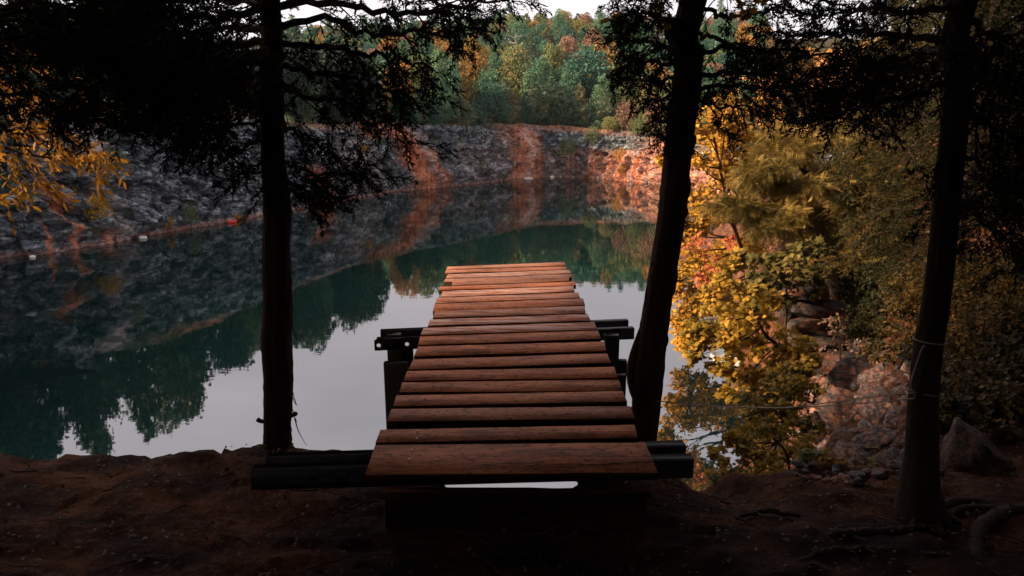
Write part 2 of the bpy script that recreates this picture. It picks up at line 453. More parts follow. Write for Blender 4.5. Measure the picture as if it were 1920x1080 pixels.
mb.add(CL.reshape(-1, 3), np.stack([i + j, i + NV + j, i + NV + j + 1, i + j + 1], -1).reshape(-1, 4)[:, ::-1])
cl = mb.build('quarry_cliff', M['cliff'], None, False, {'rust': rust.ravel(), 'pale': pale.ravel(), 'moss': moss.ravel()})
tag(cl, kind='structure')

# wooded land behind the rim, out to the horizon
steps = np.array([0, .8, 2, 4, 7, 11, 16, 23, 32, 44, 58, 74, 92, 112, 135, 165])
CEN = np.array([-8.0, 62.0])
G_ = np.zeros((NS, len(steps), 3))
out = norm(RIM[:, :2] - CEN)
for _ in range(40): out[1:-1] = norm(out[:-2] + 2 * out[1:-1] + out[2:])
for k, s in enumerate(steps):
    xy = RIM[:, :2] + out * s * (1 if s < 20 else 1)
    z = land_z(xy[:, 0], xy[:, 1])
    bl = smooth(s / 14.0)
    G_[:, k, :2] = xy; G_[:, k, 2] = RIM[:, 2] * (1 - bl) + z * bl
G2 = G_[::3]
ns, nk = G2.shape[:2]
mb = MB(); i = np.arange(ns - 1)[:, None] * nk; j = np.arange(nk - 1)[None]
mb.add(G2.reshape(-1, 3), np.stack([i + j, i + j + 1, i + nk + j + 1, i + nk + j], -1).reshape(-1, 4)[:, ::-1])
t = NT('forest_floor')
v = t.coord('Object'); c = t.ramp(t.noise(v, .5, 6, .65), [(.3, (.02, .026, .012)), (.55, (.05, .045, .02)), (.75, (.09, .06, .03))])
t.princ(c, .95, .1, t.bump(t.noise(v, 1.2, 5), .6, .3)); M['floor'] = t.m
tag(mb.build('hill_terrain', M['floor'], None, True), kind='structure')

# ------------------------------------------------------------------ lake
t = NT('lake_water')
v = t.coord('Object', (1.0, 1.0, 1.0))
n1 = t.noise(t.coord('Object', (.9, 2.2, 1)), .55, 3, .5); n2 = t.noise(t.coord('Object', (1, 1.5, 1)), 3.0, 2, .5)
hgt = t.math('ADD', t.math('MULTIPLY', n1, 1.0), t.math('MULTIPLY', n2, .12))
nrm = t.bump(hgt, .020, .10)
body = t.n('ShaderNodeBsdfDiffuse')
bc = t.ramp(t.noise(v, .07, 3, .5), [(.35, (.001, .007, .008)), (.65, (.0015, .014, .013))]); t.l(bc, body.inputs['Color'])
gl = t.n('ShaderNodeBsdfGlossy'); gl.inputs['Roughness'].default_value = .02; gl.inputs['Color'].default_value = (.945, .94, .945, 1)
t.l(nrm, gl.inputs['Normal'])
fr = t.n('ShaderNodeFresnel'); fr.inputs['IOR'].default_value = 4.3; t.l(nrm, fr.inputs['Normal'])
mxs = t.n('ShaderNodeMixShader'); t.l(fr.outputs[0], mxs.inputs[0]); t.l(body.outputs[0], mxs.inputs[1]); t.l(gl.outputs[0], mxs.inputs[2])
t.l(mxs.outputs[0], t.out.inputs['Surface']); M['water'] = t.m
mb = MB(); xs = np.linspace(-75, 75, 31); ys = np.linspace(-30, 140, 35)
gx, gy = np.meshgrid(xs, ys, indexing='ij')
i = np.arange(30)[:, None] * 35; j = np.arange(34)[None]
mb.add(np.stack([gx, gy, gx * 0], -1).reshape(-1, 3), np.stack([i + j, i + 35 + j, i + 36 + j, i + j + 1], -1).reshape(-1, 4))
tag(mb.build('lake_water', M['water']), kind='structure')

# ------------------------------------------------------------------ near bank: the flat top we stand on, its edge and the rubble slope to the right
EDGE_PX = [(-400, 843), (0, 848), (60, 849), (110, 853), (190, 853), (260, 854), (310, 862), (350, 871), (375, 876), (410, 872), (440, 866), (480, 857), (520, 850), (570, 853), (640, 858), (700, 856), (824, 852), (838, 914), (1075, 914), (1089, 852), (1180, 850)]
EP = np.array([onz(x, y, 7.2)[:2] for x, y in EDGE_PX])
EP = np.vstack([[-60, 10.5], [-30, 6.5], [-12, 4.3], EP, [1.1, 3.75], [1.6, 3.95], [3, 4.0]])
CP = np.array([  # x, y, z
 (.8, 1, 7.2), (1.4, 2, 7.18), (2, 2.3, 7.2), (3, 2.3, 7.35), (4.2, 2, 7.65), (6, 3, 8.2), (9, 0, 8.9), (4, -3, 7.8), (0, -3, 7.3), (0, 1, 7.2), (0, 3, 7.15),
 (1.97, 2.85, 7.18), (1.3, 3.2, 7.08), (1.3, 3.45, 7.02), (1.8, 3.55, 7.02), (2.3, 3.7, 7.0), (2.6, 3.5, 7.08), (3.2, 3.6, 7.15), (3.6, 3.1, 7.4),
 (1.2, 4.25, 4.6), (1.6, 4.45, 4.4), (2.2, 4.6, 5.5), (1.25, 3.75, 6.95), (1.8, 3.9, 6.95), (2.6, 5, 6.15), (3.1, 5, 6.45), (3.8, 7, 5.95), (5.1, 9, 5.9), (5.8, 12, 5.6), (4.4, 5, 7.0),
 (1.5, 5.4, 1.0), (1.2, 5.6, .5), (2.1, 7, 1.6), (2.7, 8, 2.2), (3.4, 10, 2.6), (4.6, 12, 2.6), (5.6, 15, 1.0), (6.8, 16.5, 1.5), (7.6, 18, -.5), (8.4, 25, -.4), (6.5, 20, -2.2), (3, 13, -1.6), (2, 9, -2), (1, 7, -3), (1, 5, -1),
 (8, 9, 7.2), (10, 14, 7.4), (12, 20, 7.4), (14, 28, 7.8), (20, 20, 9.5), (20, 5, 9.8), (34, 10, 10.5), (22, 42, 8.6), (34, 40, 9.8), (13.5, 38, -.5), (17.5, 38, 6.0), (9.5, 30, -.6), (12.4, 30, 5.0), (60, 20, 12), (60, -30, 12), (20, -30, 9), (0, -30, 8)], float)
def _k(A, B): return np.linalg.norm(A[:, None, :] - B[None, :, :], axis=2)
_A = np.vstack([np.hstack([_k(CP[:, :2], CP[:, :2]) + 1e-6 * np.eye(len(CP)), np.ones((len(CP), 1))]), np.append(np.ones(len(CP)), 0)[None]])
_W = np.linalg.solve(_A, np.append(CP[:, 2], 0))
def near_z(x, y):
    x = np.atleast_1d(np.asarray(x, float)); y = np.atleast_1d(np.asarray(y, float))
    q = np.stack([x, y], 1)
    zr = _k(q, CP[:, :2]) @ _W[:-1] + _W[-1]
    e = np.interp(x, EP[:, 0], EP[:, 1])
    s = y - e
    zl = 7.2 + .02 * np.clip(-x - 2, 0, 40) - .03 * np.clip(-y, 0, 5) * 0
    zl = zl + .10 * smooth((x + 2.1) / .5) * smooth((-.9 - x) / .4) * smooth((y - 2.8) / .6)      # the mound the left tree grows from
    zl = zl - np.where(s > 0, np.minimum(s * 5.5 + np.sqrt(np.maximum(s, 0)) * .5, 13), 0)
    b = smooth((x - .75) / .6)
    return zl * (1 - b) + zr * b
def axis(segs):
    a = [np.arange(lo, hi, st) for lo, hi, st in segs]; return np.concatenate(a)
gxs = axis([(-62, -14, 2.0), (-14, -5, .35), (-5, 5.6, .04), (5.6, 12, .12), (12, 24, .5), (24, 62, 2.5)])
gys = axis([(-40, -4, 2.0), (-4, 1.2, .25), (1.2, 6.6, .04), (6.6, 14, .10), (14, 28, .4), (28, 48, 1.2)])
gx, gy = np.meshgrid(gxs, gys, indexing='ij'); nx, ny = gx.shape
gz = near_z(gx.ravel(), gy.ravel())
B = np.stack([gx.ravel(), gy.ravel(), gz], 1)
m1 = (np.abs(B[:, 0]) < 14) & (B[:, 1] < 30) & (B[:, 1] > -4)
Bm = B[m1]
dz = vnoise(Bm * [1, 1, .3], 1.1, 4, seed=2.2) * .05 + vnoise(Bm * [1, 2.0, .3], .28, 4, seed=9.2) * .030 + vnoise(Bm * [1, 2.6, .4], .10, 3, seed=4.4) * .020
slope_r = smooth((Bm[:, 0] - 1.6) / 1.2) * smooth((Bm[:, 1] - 3.6) / 1.2)
dz += slope_r * (vnoise(Bm, .7, 5, ridged=True, seed=6.6) - .3) * .16 + slope_r * vnoise(Bm, .22, 4, seed=3.3) * .10
cliffy = smooth((7.0 - Bm[:, 2]) / .4) * (1 - smooth((Bm[:, 0] - .8) / .6))
B[m1, 2] += dz * (1 - .5 * cliffy)
B[m1, 1] += cliffy * vnoise(Bm, .6, 4, seed=7.7) * .18
mb = MB(); i = np.arange(nx - 1)[:, None] * ny; j = np.arange(ny - 1)[None]
mb.add(B, np.stack([i + j, i + ny + j, i + ny + j + 1, i + j + 1], -1).reshape(-1, 4))
stone = np.zeros(len(B)); stone[m1] = np.maximum(smooth((Bm[:, 2] - 3.6) / 1.4) * slope_r * (1 - smooth((Bm[:, 0] - 3.2 - .28 * (Bm[:, 1] - 4)) / 1.0)) * smooth((Bm[:, 0] - 1.9 - .1 * (Bm[:, 1] - 4)) / .7), cliffy * .4 * (Bm[:, 0] < .3)); stone[~m1] = (B[~m1, 2] < 6.5) * .5
painted_shade = np.zeros(len(B))           # shade painted into the soil round the dock foot and under the right cedar
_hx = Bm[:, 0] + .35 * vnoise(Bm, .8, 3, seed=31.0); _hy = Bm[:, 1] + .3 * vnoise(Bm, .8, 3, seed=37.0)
painted_shade[m1] = np.maximum(smooth((_hx + 1.15) / .5) * smooth((2.3 - _hx) / .7) * smooth((3.3 - _hy) / .4), .85 * smooth((_hx - 1.0) / .6) * smooth((2.75 - _hy) / .4))
t = NT('bank_earth')
v = t.coord('Object')
a = t.noise(t.coord('Object', (1, 2.2, 1)), 2.2, 6, .65); b2 = t.noise(v, 34, 7, .75)
earth = t.ramp(t.math('ADD', t.math('MULTIPLY', a, .65), t.math('MULTIPLY', b2, .4)), [(.34, (.008, .004, .002)), (.49, (.055, .020, .009)), (.60, (.17, .062, .026)), (.74, (.28, .12, .055))])
rk = t.ramp(t.noise(v, 5.5, 7, .75), [(.36, (.012, .006, .004)), (.47, (.06, .025, .014)), (.56, (.15, .075, .05)), (.68, (.30, .23, .21))])
c = t.mix(t.attr('stone'), earth, rk)
c = t.mix(t.math('MULTIPLY', t.attr('painted_shade'), t.ramp(a, [(.30, .96), (.66, .55)])), c, (.010, .006, .0045))
t.princ(c, .92, .18, t.bump(t.math('ADD', a, t.math('MULTIPLY', b2, .55)), 1.0, .07)); M['earth'] = t.m
tag(mb.build('bank_ground', M['earth'], None, True, {'stone': stone, 'painted_shade': painted_shade}), kind='structure')
# ------------------------------------------------------------------ materials of the dock
def wood_mat():
    t = NT('orange_weathered_wood')
    v = t.coord('Object', (1.3, 22, 22)); o = t.coord('Object')
    g = t.noise(v, 2.2, 6, .65, .8)
    blot = t.noise(t.coord('Object', (2.0, 5, 5)), 2.6, 6, .7)
    spots = t.noise(t.coord('Object', (9, 16, 16)), 3.0, 5, .75)
    at_ = t.rnd()
    c = t.ramp(t.math('ADD', t.math('MULTIPLY', g, .6), t.math('MULTIPLY', blot, .45)), [(.30, (.13, .032, .010)), (.48, (.38, .105, .034)), (.62, (.57, .18, .062)), (.8, (.64, .26, .11))])
    c = t.mix(t.math('MULTIPLY', t.ramp(at_, [(0, 0.0), (1, 1.0)]), .55), c, (.17, .075, .045))
    c = t.mix(t.ramp(at_, [(.55, 0.0), (.75, .22), (1, .38)]), c, (.24, .155, .115))
    c = t.mix(t.math('MULTIPLY', t.ramp(spots, [(.52, 0.0), (.63, 1.0)]), .85), c, (.025, .012, .008))
    big = t.noise(t.coord('Object', (1.6, 7, 5)), 1.5, 6, .72)
    c = t.mix(t.math('MULTIPLY', t.ramp(big, [(.50, 0.0), (.62, 1.0)]), .62), c, (.055, .022, .011))
    wear = t.math('MULTIPLY', t.attr('wear'), t.ramp(t.noise(t.coord('Object', (1.2, 14, 5)), 2.4, 5, .65), [(.44, 0.0), (.58, 1.0)]))
    c = t.mix(wear, c, (.62, .42, .36))
    crack = t.ramp(t.noise(t.coord('Object', (1.0, 40, 10)), 1.7, 4, .6), [(.30, .25), (.37, 1.0)])
    c = t.mix(1.0, c, crack, 'MULTIPLY')
    t.princ(c, .72, .16, t.bump(t.math('ADD', g, t.math('MULTIPLY', spots, -.4)), .45, .008))
    return t.m
M['wood'] = wood_mat()
t = NT('shade_dark_wood_edge'); v = t.coord('Object', (2, 20, 20)); n = t.noise(v, 2.5, 5, .7)  # plank sides and underparts darkened to stand in for shade
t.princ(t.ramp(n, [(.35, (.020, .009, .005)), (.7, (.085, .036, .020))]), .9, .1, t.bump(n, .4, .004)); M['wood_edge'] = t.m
t = NT('dark_steel'); v = t.coord('Object')
n = t.noise(v, 18, 5, .7)
t.princ(t.ramp(n, [(.35, (.018, .016, .016)), (.6, (.035, .028, .025)), (.75, (.10, .045, .025))]), .45, .4, t.bump(n, .2, .004), .3); M['steel'] = t.m
t = NT('nail_steel'); t.princ((.42, .40, .40), .4, .5, None, .8); M['nail'] = t.m

# ------------------------------------------------------------------ the jumping platform
ZD = 7.55
a = lambda x, y: (780 + x / 5.333, 480 + y / 5.333)
b = lambda x, y: (680 + x / 3.856, 660 + y / 3.857)
c = lambda x, y: (980 + x / 3.0, 580 + y / 3.0)
PLANKS = [  # corners in the photograph: far left, far right, near right, near left ; wear
 (a(315, 105), a(1488, 60), a(1499, 94), a(300, 133), .2), (a(300, 143), a(1497, 97), a(1508, 133), a(288, 173), .2),
 (a(318, 184), a(1535, 140), a(1552, 173), a(295, 220), .7), None,
 (a(240, 306), a(1590, 253), a(1600, 292), a(230, 342), .2), (a(265, 350), a(1575, 303), a(1585, 352), a(250, 402), .85),
 (a(210, 418), a(1622, 362), a(1640, 415), a(192, 472), .45), (a(185, 480), a(1672, 427), a(1690, 488), a(168, 547), .1),
 (a(190, 554), a(1685, 497), a(1698, 567), a(168, 617), .35), (a(140, 630), a(1718, 577), a(1748, 650), a(118, 697), .9),
 (a(75, 718), a(1785, 658), a(1812, 733), a(45, 790), .8), (a(40, 800), a(1820, 742), a(1850, 828), a(22, 890), .05),
 (a(20, 907), a(1882, 852), a(1905, 945), b(370, 32), .0), (b(365, 50), c(475, 245), c(498, 302), b(330, 130), .05),
 (b(320, 136), c(515, 327), c(535, 385), b(295, 203), .0), (b(285, 222), c(540, 393), c(562, 455), b(265, 290), .0),
 (b(243, 308), c(563, 463), c(588, 522), b(220, 385), .1), (b(208, 410), c(605, 547), c(632, 612), b(172, 497), .0),
 (b(128, 556), c(628, 650), c(648, 724), b(92, 652), .0), (b(90, 676), c(690, 752), c(760, 915), b(17, 882), .0)]
dock = thing('jumping_platform', 'long narrow wooden dock of orange planks on steel beams jutting out over the lake', 'dock', onz(960, 830, ZD) * [1, 1, 0] + [0, 0, 7.1])
rng = np.random.default_rng(5)
def plank(cor, wear, z=ZD, thick=.036):
    zj = z + rng.uniform(-.004, .004)
    T = [onz(px, py, zj) for px, py in cor]           # far left, far right, near right, near left
    T = [T[3], T[2], T[1], T[0]] if len(T) == 4 else T[::-1]
    # break the long edges so that they are not perfectly straight
    top = []
    k = len(T)
    for q in range(k):
        A_, B_ = T[q], T[(q + 1) % k]
        ln = np.linalg.norm(B_ - A_); m = max(1, int(ln / .11))
        for s in range(m):
            p = A_ + (B_ - A_) * s / m
            if s: p = p + np.array([0, rng.normal(0, .0016), 0])
            top.append(p)
    top = np.array(top); cx = top.mean(0)
    top[:, 2] += rng.normal(0, .004) * (top[:, 0] - cx[0]) + rng.normal(0, .012) * (top[:, 1] - cx[1])
    mb = MB(); prism(mb, top, thick, .0016)
    n = mb.n
    nk_ = n // 3; ids = np.concatenate([np.zeros(nk_), np.ones(nk_), np.zeros(1), np.ones(1)])     # chamfers and top weathered orange, sides dark to paint in shade
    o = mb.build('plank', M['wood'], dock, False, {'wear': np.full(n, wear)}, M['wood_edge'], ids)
    return o, cx
planks = []
for k, pl in enumerate(PLANKS):
    if pl is None:      # the board with notched corners
        cor = [a(295, 228), a(1552, 178), a(1560, 212), a(1530, 214), a(1534, 246), a(360, 293), a(364, 256), a(280, 256)]
        planks.append(plank(cor, .25))
    else:
        planks.append(plank(pl[:4], pl[4]))
# split in the widest plank, nails where the photo shows them
for k, spots in ((18, [(394, 570), (392, 625)]), (19, [(358, 708), (338, 775)])):
    o, cx = planks[k]
    for s in spots:
        p = onz(*b(*s), ZD + .006)
        mb = MB(); tube(mb, [p - [0, 0, .01], p + [0, 0, .002]], [.006, .0055], 8)
        nl = mb.build('nail', M['nail'], dock); nl.parent = o
for k in range(5, 18):
    o, cx = planks[k]
    for sx in (-.44, .43):
        p = np.array([cx[0] + sx + rng.normal(0, .01), cx[1] + rng.normal(0, .01), ZD + .004])
        mb = MB(); tube(mb, [p - [0, 0, .01], p + [0, 0, .0015]], [.004, .0038], 7)
        nl = mb.build('nail', M['nail'], dock); nl.parent = o
split = [onz(*c(-110, 887), ZD + .001), onz(*c(60, 884), ZD + .001), onz(*c(300, 877), ZD + .001), onz(*c(440, 882), ZD + .001), onz(*c(490, 876), ZD + .001), onz(*c(650, 866), ZD + .001), onz(*c(738, 860), ZD + .001)]
sp = curve(split, 40)
mb = MB(); wd = (.0008 + .0045 * np.clip(np.sin(np.linspace(0, 2.6, 40)), 0, 1) * (1 + .3 * rng.standard_normal(40)))[:, None] * np.array([[0, 1, 0]])
V = np.vstack([sp - wd, sp + wd]) + [0, 0, .0055]
ii = np.arange(39); mb.add(V, np.stack([ii, ii + 1, ii + 41, ii + 40], -1))
t = NT('split_shadow_wood'); t.princ((.012, .006, .004), .95, .05); M['split'] = t.m
sp_o = mb.build('split', M['split'], dock); sp_o.parent = planks[19][0]
# lower step board and the riser under the near end
stp = [onz(718, 913.5, 7.40), onz(1222, 914.5, 7.40), onz(1219, 922, 7.40), onz(715, 923.5, 7.40)]
o, cx = plank([(718, 913.5), (1222, 914.5), (1219, 922), (715, 923.5)], -.0, 7.40, .035); o.name = 'step_board'
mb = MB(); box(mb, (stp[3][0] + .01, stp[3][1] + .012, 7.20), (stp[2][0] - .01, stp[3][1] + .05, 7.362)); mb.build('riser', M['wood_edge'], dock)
g0 = (onz(*b(208, 497), ZD)[1] + onz(*b(128, 556), ZD)[1]) / 2
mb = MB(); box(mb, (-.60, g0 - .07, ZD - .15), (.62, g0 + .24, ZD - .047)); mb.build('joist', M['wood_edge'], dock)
# stringers under the planks
far_y = onz(950, 500, ZD)[1]; near_y = onz(950, 885, ZD)[1]
for x0, x1 in ((-.50, -.49), (.0, .03), (.50, .51)):
    mb = MB(); box(mb, (min(x0, x1) - .02, g0 + .243, ZD - .17), (max(x0, x1) + .02, far_y - .02, ZD - .052)); mb.build('stringer', M['steel'], dock)
# steel channels: a pair across the far support and a pair on the bank
def channel(p0, p1, h, wdt, holes=(), lip=.035):
    """beam from p0 to p1 (top edge), web facing the camera with round bolt holes, flanges away from it"""
    p0 = np.array(p0); p1 = np.array(p1); d = norm(p1 - p0); L = np.linalg.norm(p1 - p0); n = np.array([d[1], -d[0], 0]); z = np.array([0, 0, 1.0])
    mb = MB(); th = .009; xs = [0.0]; seg = 14
    def blk(u0, u1, v0, v1, w0, w1):
        q = MB(); box(q, (u0, w0, v0), (u1, w1, v1), .003)
        V = np.concatenate(q.V); V2 = p0 + V[:, :1] * d - V[:, 1:2] * n + V[:, 2:3] * z
        mb.add(V2, [f for f in q.Fs])
    # web with holes: square panels around each hole, plain panels between
    r = .015; hs = sorted(holes); edges = []
    cur = 0.0
    for hx in hs:
        a0, a1 = hx - .03, hx + .03
        if a0 > cur + .002: blk(cur, a0, -h, 0, 0, th)
        th_ = np.linspace(0, 2 * math.pi, seg, endpoint=False)
        cz = -h * .55
        ci = np.stack([hx + r * np.cos(th_), cz + r * np.sin(th_)], 1)
        m = np.maximum(np.abs(np.cos(th_)) / .03, 0)
        sc = 1 / np.maximum(np.abs(np.cos(th_)) / .03, np.where(np.sin(th_) > 0, np.abs(np.sin(th_)) / (-cz), np.abs(np.sin(th_)) / (h + cz)) + 1e-9)
        ou = np.stack([hx + sc * np.cos(th_), cz + sc * np.sin(th_)], 1)
        rings = []
        for w_ in (0, th):
            for R2 in (ci, ou): rings.append(p0 + R2[:, :1] * d - w_ * n + R2[:, 1:2] * z)
        V = np.vstack(rings); jj = np.arange(seg); jn = (jj + 1) % seg
        mb.add(V, np.vstack([np.stack([jj, jn, seg + jn, seg + jj], -1), np.stack([2 * seg + jj, 3 * seg + jj, 3 * seg + jn, 2 * seg + jn], -1), np.stack([jj, 2 * seg + jj, 2 * seg + jn, jn], -1)]))
        cur = a1
    blk(cur, L, -h, 0, 0, th)
    blk(0, L, -.008, .003, th, wdt); blk(0, L, -h - .003, -h + .008, th, wdt)
    return mb
def beam_pts(xl, yl, xr, yr, z):
    return onz(xl, yl, z), onz(xr, yr, z)
ZB = ZD - .052
l, r = beam_pts(713, 621, 1179, 601, ZB); mid = (l[1] + r[1]) / 2
channel(l, r, .085, .05).build('cross_beam', M['steel'], dock)
l2, r2 = beam_pts(706, 636, 1190, 615.5, ZB)
H1 = lambda px: onz(px, 630, ZB)[0] - l2[0]
channel(l2, r2, .088, .05, (H1(713), H1(765), H1(1168))).build('cross_beam', M['steel'], dock)
ZN = ZD - .06
l3, r3 = beam_pts(496, 861, 1287, 836, ZN)
channel(l3, r3, .075, .06).build('cross_beam', M['steel'], dock)
l4, r4 = beam_pts(468, 884, 1302, 862, ZN)
channel(l4, r4, .095, .06).build('cross_beam', M['steel'], dock)
# spacers between the near pair
for px in (590, 645):
    p = onz(px, 876, ZN); mb = MB(); box(mb, (p[0] - .02, l4[1] + .01, ZN - .05), (p[0] + .02, l3[1] - .07, ZN - .015)); mb.build('spacer', M['steel'], dock)
# posts that carry the far support, down into the lake
def post(px0, px1, y0, off, lap):
    A_ = onz(px0, 650, ZB - .06); B_ = onz(px1, 650, ZB - .06)
    yy = (l2[1] + r2[1]) / 2 + off
    mb = MB(); box(mb, (A_[0], yy, 6.2), (B_[0], yy + .07, ZB - .01), .006); mb.build('post', M['steel'], dock)
    mb = MB(); box(mb, (A_[0] - .022, yy - .052, -2.5), (B_[0] + .052, yy - .003, ZB - lap), .006); o = mb.build('post', M['steel'], dock)
    mb = MB(); box(mb, (A_[0] + .03, yy + .073, -2.5), (B_[0] + .075, yy + .12, ZB - lap + .07), .006); mb.build('post', M['steel'], dock)
post(719, 746, 650, .0, .21)
post(1138, 1166, 650, -.02, .30)
p = onz(1168, 641, ZB - .07)
for s in (-1, 1):        # raking braces from the posts back to the bank, under the planks
    mb = MB(); xx = .62 * s - .02
    tube(mb, [[xx, near_y + .5, 5.9], [xx, mid, 7.30]], .035, 6); mb.build('brace', M['steel'], dock)
# ------------------------------------------------------------------ leaf and spray shapes (local +Y points outwards)
def lf_simple(wd=.30, fold=.10):
    V = np.array([[0, 0, 0], [wd, .45, fold], [0, 1, 0], [-wd, .45, fold]], float)
    return V, np.array([[0, 1, 2], [0, 2, 3]])
def lf_long():
    V = np.array([[0, 0, 0], [.15, .35, .03], [.11, .72, -.06], [0, 1, -.20], [-.11, .72, -.06], [-.15, .35, .03], [0, .4, -.02], [0, .72, -.10]], float)
    return V, np.array([[0, 1, 6], [1, 2, 7], [1, 7, 6], [2, 3, 7], [0, 6, 5], [6, 7, 5], [5, 7, 4], [7, 3, 4]])
def lf_lobed():
    o = np.array([[0, 0], [.30, -.06], [.24, .16], [.52, .30], [.34, .42], [.36, .68], [.13, .62], [0, 1.0], [-.13, .62], [-.36, .68], [-.34, .42], [-.52, .30], [-.24, .16], [-.30, -.06]])
    z = -.10 * np.abs(o[:, 0]) - .08 * o[:, 1] ** 2
    V = np.vstack([np.column_stack([o, z]), [[0, .35, .05]]]); n = len(o); j = np.arange(n)
    return V, np.stack([j, (j + 1) % n, np.full(n, n)], -1)
def lf_frond(pairs=9, droop=.35):
    """a pinnate leaf: thin leaflets along an arching stalk"""
    V = []; F = []; k = 0
    for i in range(pairs):
        t = (i + 1) / (pairs + .3); y = t; z = -droop * t * t; L = .30 * math.sin(math.pi * min(1, .22 + t * .72)) + .06
        for s in (-1, 1):
            V += [[0, y - .02, z], [s * L * .55, y + .018 + L * .15, z - .03], [s * L, y + L * .42, z - .09 - .05 * t], [s * L * .5, y + L * .26 + .030, z - .025]]
            F += [[k, k + 1, k + 2], [k, k + 2, k + 3]] if s > 0 else [[k, k + 2, k + 1], [k, k + 3, k + 2]]
            k += 4
    V += [[-.008, 0, 0], [.008, 0, 0], [0, .55, -droop * .3]]; F += [[k, k + 1, k + 2]]; k += 3
    V += [[-.006, .55, -droop * .3], [.006, .55, -droop * .3], [0, 1.05, -droop]]; F += [[k, k + 1, k + 2]]
    return np.array(V, float), np.array(F)
def spray(rng, subs=6, per=9, ln=.34, wd=.030):
    """a spray of scaly conifer foliage one unit long"""
    V = []; F = []; k = 0
    def strip(p, d, L, w_):
        nonlocal k
        s = norm(np.cross(d, rng.standard_normal(3)))
        V.extend([p - s * w_, p + s * w_, p + d * L]); F.append([k, k + 1, k + 2]); k += 3
    ax = np.array([0, 1.0, 0])
    strip(np.zeros(3), ax, 1.0, .018)
    for i in range(subs):
        t = .15 + .8 * i / (subs - 1 if subs > 1 else 1)
        ang = rng.uniform(0, 2 * math.pi); o = np.array([math.cos(ang), 0, math.sin(ang) * .6])
        d = norm(ax * .75 + o * rng.uniform(.5, .9)); L = (.55 - .30 * t) * rng.uniform(.7, 1.2); p0 = ax * t
        strip(p0, d, L, .016)
        for q in range(per):
            u = (q + .5) / per; pp = p0 + d * L * u
            dd = norm(d * .8 + rng.standard_normal(3) * .55)
            strip(pp, dd, ln * rng.uniform(.35, .8) * (1 - .4 * u), wd * rng.uniform(.7, 1.3))
    for q in range(per):
        pp = ax * (.3 + .7 * q / per); dd = norm(ax * .8 + rng.standard_normal(3) * .6)
        strip(pp, dd, ln * rng.uniform(.3, .7), wd)
    return np.array(V), np.array(F)
SIMPLE, LONG, LOBED, FROND = lf_simple(), lf_long(), lf_lobed(), lf_frond()
WIDE = lf_simple(.42, .14)
_r = np.random.default_rng(3)
SPRAYS = [spray(_r) for _ in range(4)]
SPRAYS_THIN = [spray(_r, 4, 6, .34, .04) for _ in range(3)]

# ------------------------------------------------------------------ conifer limbs seen close to
def limb_wood_and_spray(wood, fol, pts, r0, rng, twigs=18, tl=.55, per=6, ss=.20, start=.12, droop=.25, sprays=SPRAYS, upf=.35):
    """one limb through pts: a tapered bough, twigs on both sides, sprays on the twigs"""
    n = 26; C = curve(pts, n)
    C[1:-1] += rng.normal(0, .010, (n - 2, 3))
    tube(wood, C, np.linspace(r0, r0 * .22, n), 6)
    Tn = norm(np.gradient(C, axis=0))
    T = []; D = []
    for k in range(twigs):
        t = start + (1 - start) * (k + rng.uniform(0, .9)) / twigs
        f = min(t * (n - 1), n - 1.001); i = int(f); p = C[i] + (C[i + 1] - C[i]) * (f - i); tg = Tn[i]
        side = norm(np.cross(tg, [0, 0, 1])) * (1 if k % 2 else -1)
        d = norm(tg * rng.uniform(.25, .9) + side * rng.uniform(.3, 1.0) + np.array([0, 0, rng.uniform(-.45, .35) - droop * .5]))
        L = tl * (1.05 - .55 * t) * rng.uniform(.6, 1.25)
        m = 6; u = np.linspace(0, 1, m)[:, None]
        tw = p + d * L * u + np.array([0, 0, -droop * L]) * u ** 2 + rng.normal(0, .012, (m, 3)) * u
        tube(wood, tw, np.linspace(max(.0035, r0 * .22), .0016, m), 4, False)
        for q in range(per):
            uu = .18 + .82 * (q + rng.uniform(0, .8)) / per; g = min(uu * (m - 1), m - 1.001); gi = int(g)
            pp = tw[gi] + (tw[gi + 1] - tw[gi]) * (g - gi); dd = norm(norm(tw[gi + 1] - tw[gi]) * .9 + rng.standard_normal(3) * .55 + np.array([0, 0, -.10]))
            T.append(pp); D.append(dd)
        T.append(tw[-1]); D.append(norm(tw[-1] - tw[-2]))
    T = np.array(T); D = np.array(D); which = rng.integers(0, len(sprays), len(T)); S = ss * rng.uniform(.6, 1.25, len(T))
    for q in range(len(sprays)):
        m = which == q
        if m.any(): scatter(fol, sprays[q], T[m], frames(D[m], None, rng.uniform(0, 6.28, m.sum())), S[m])

def trunk_mesh(pts, rads, n=70, seg=28, rough=.05, rng=None, lumps=()):
    C = curve(pts, n); t = np.linspace(0, 1, n); R = np.interp(t, np.linspace(0, 1, len(rads)), rads)
    th = np.linspace(0, 2 * math.pi, seg, endpoint=False)
    rg = np.ones((n, seg)); ph = rng.uniform(0, 6.28, 8)
    h = np.linalg.norm(np.diff(C, axis=0), axis=1); z = np.concatenate([[0], np.cumsum(h)])
    for k, f in enumerate((3, 5, 8, 11)):
        rg += rough * .6 / (1 + k * .35) * np.sin(f * th[None] + ph[k] + z[:, None] * rng.uniform(-1.2, 1.2) + .5 * np.sin(z[:, None] * (1.3 + k)))
    rg += rough * .9 * np.sin(z[:, None] * 2.3 + ph[5] + np.sin(z[:, None] * 5.1) + 1.2 * np.sin(th)[None])
    rg += rng.normal(0, rough * .35, (n, seg))
    for (tc_, ang, amp, wdt) in lumps:
        rg += amp * np.exp(-((t[:, None] - tc_) / wdt) ** 2) * np.clip(np.cos(th[None] - ang), 0, 1) ** 3
    mb = MB(); tube(mb, C, R, seg, True, 0, rg); return mb, C, R

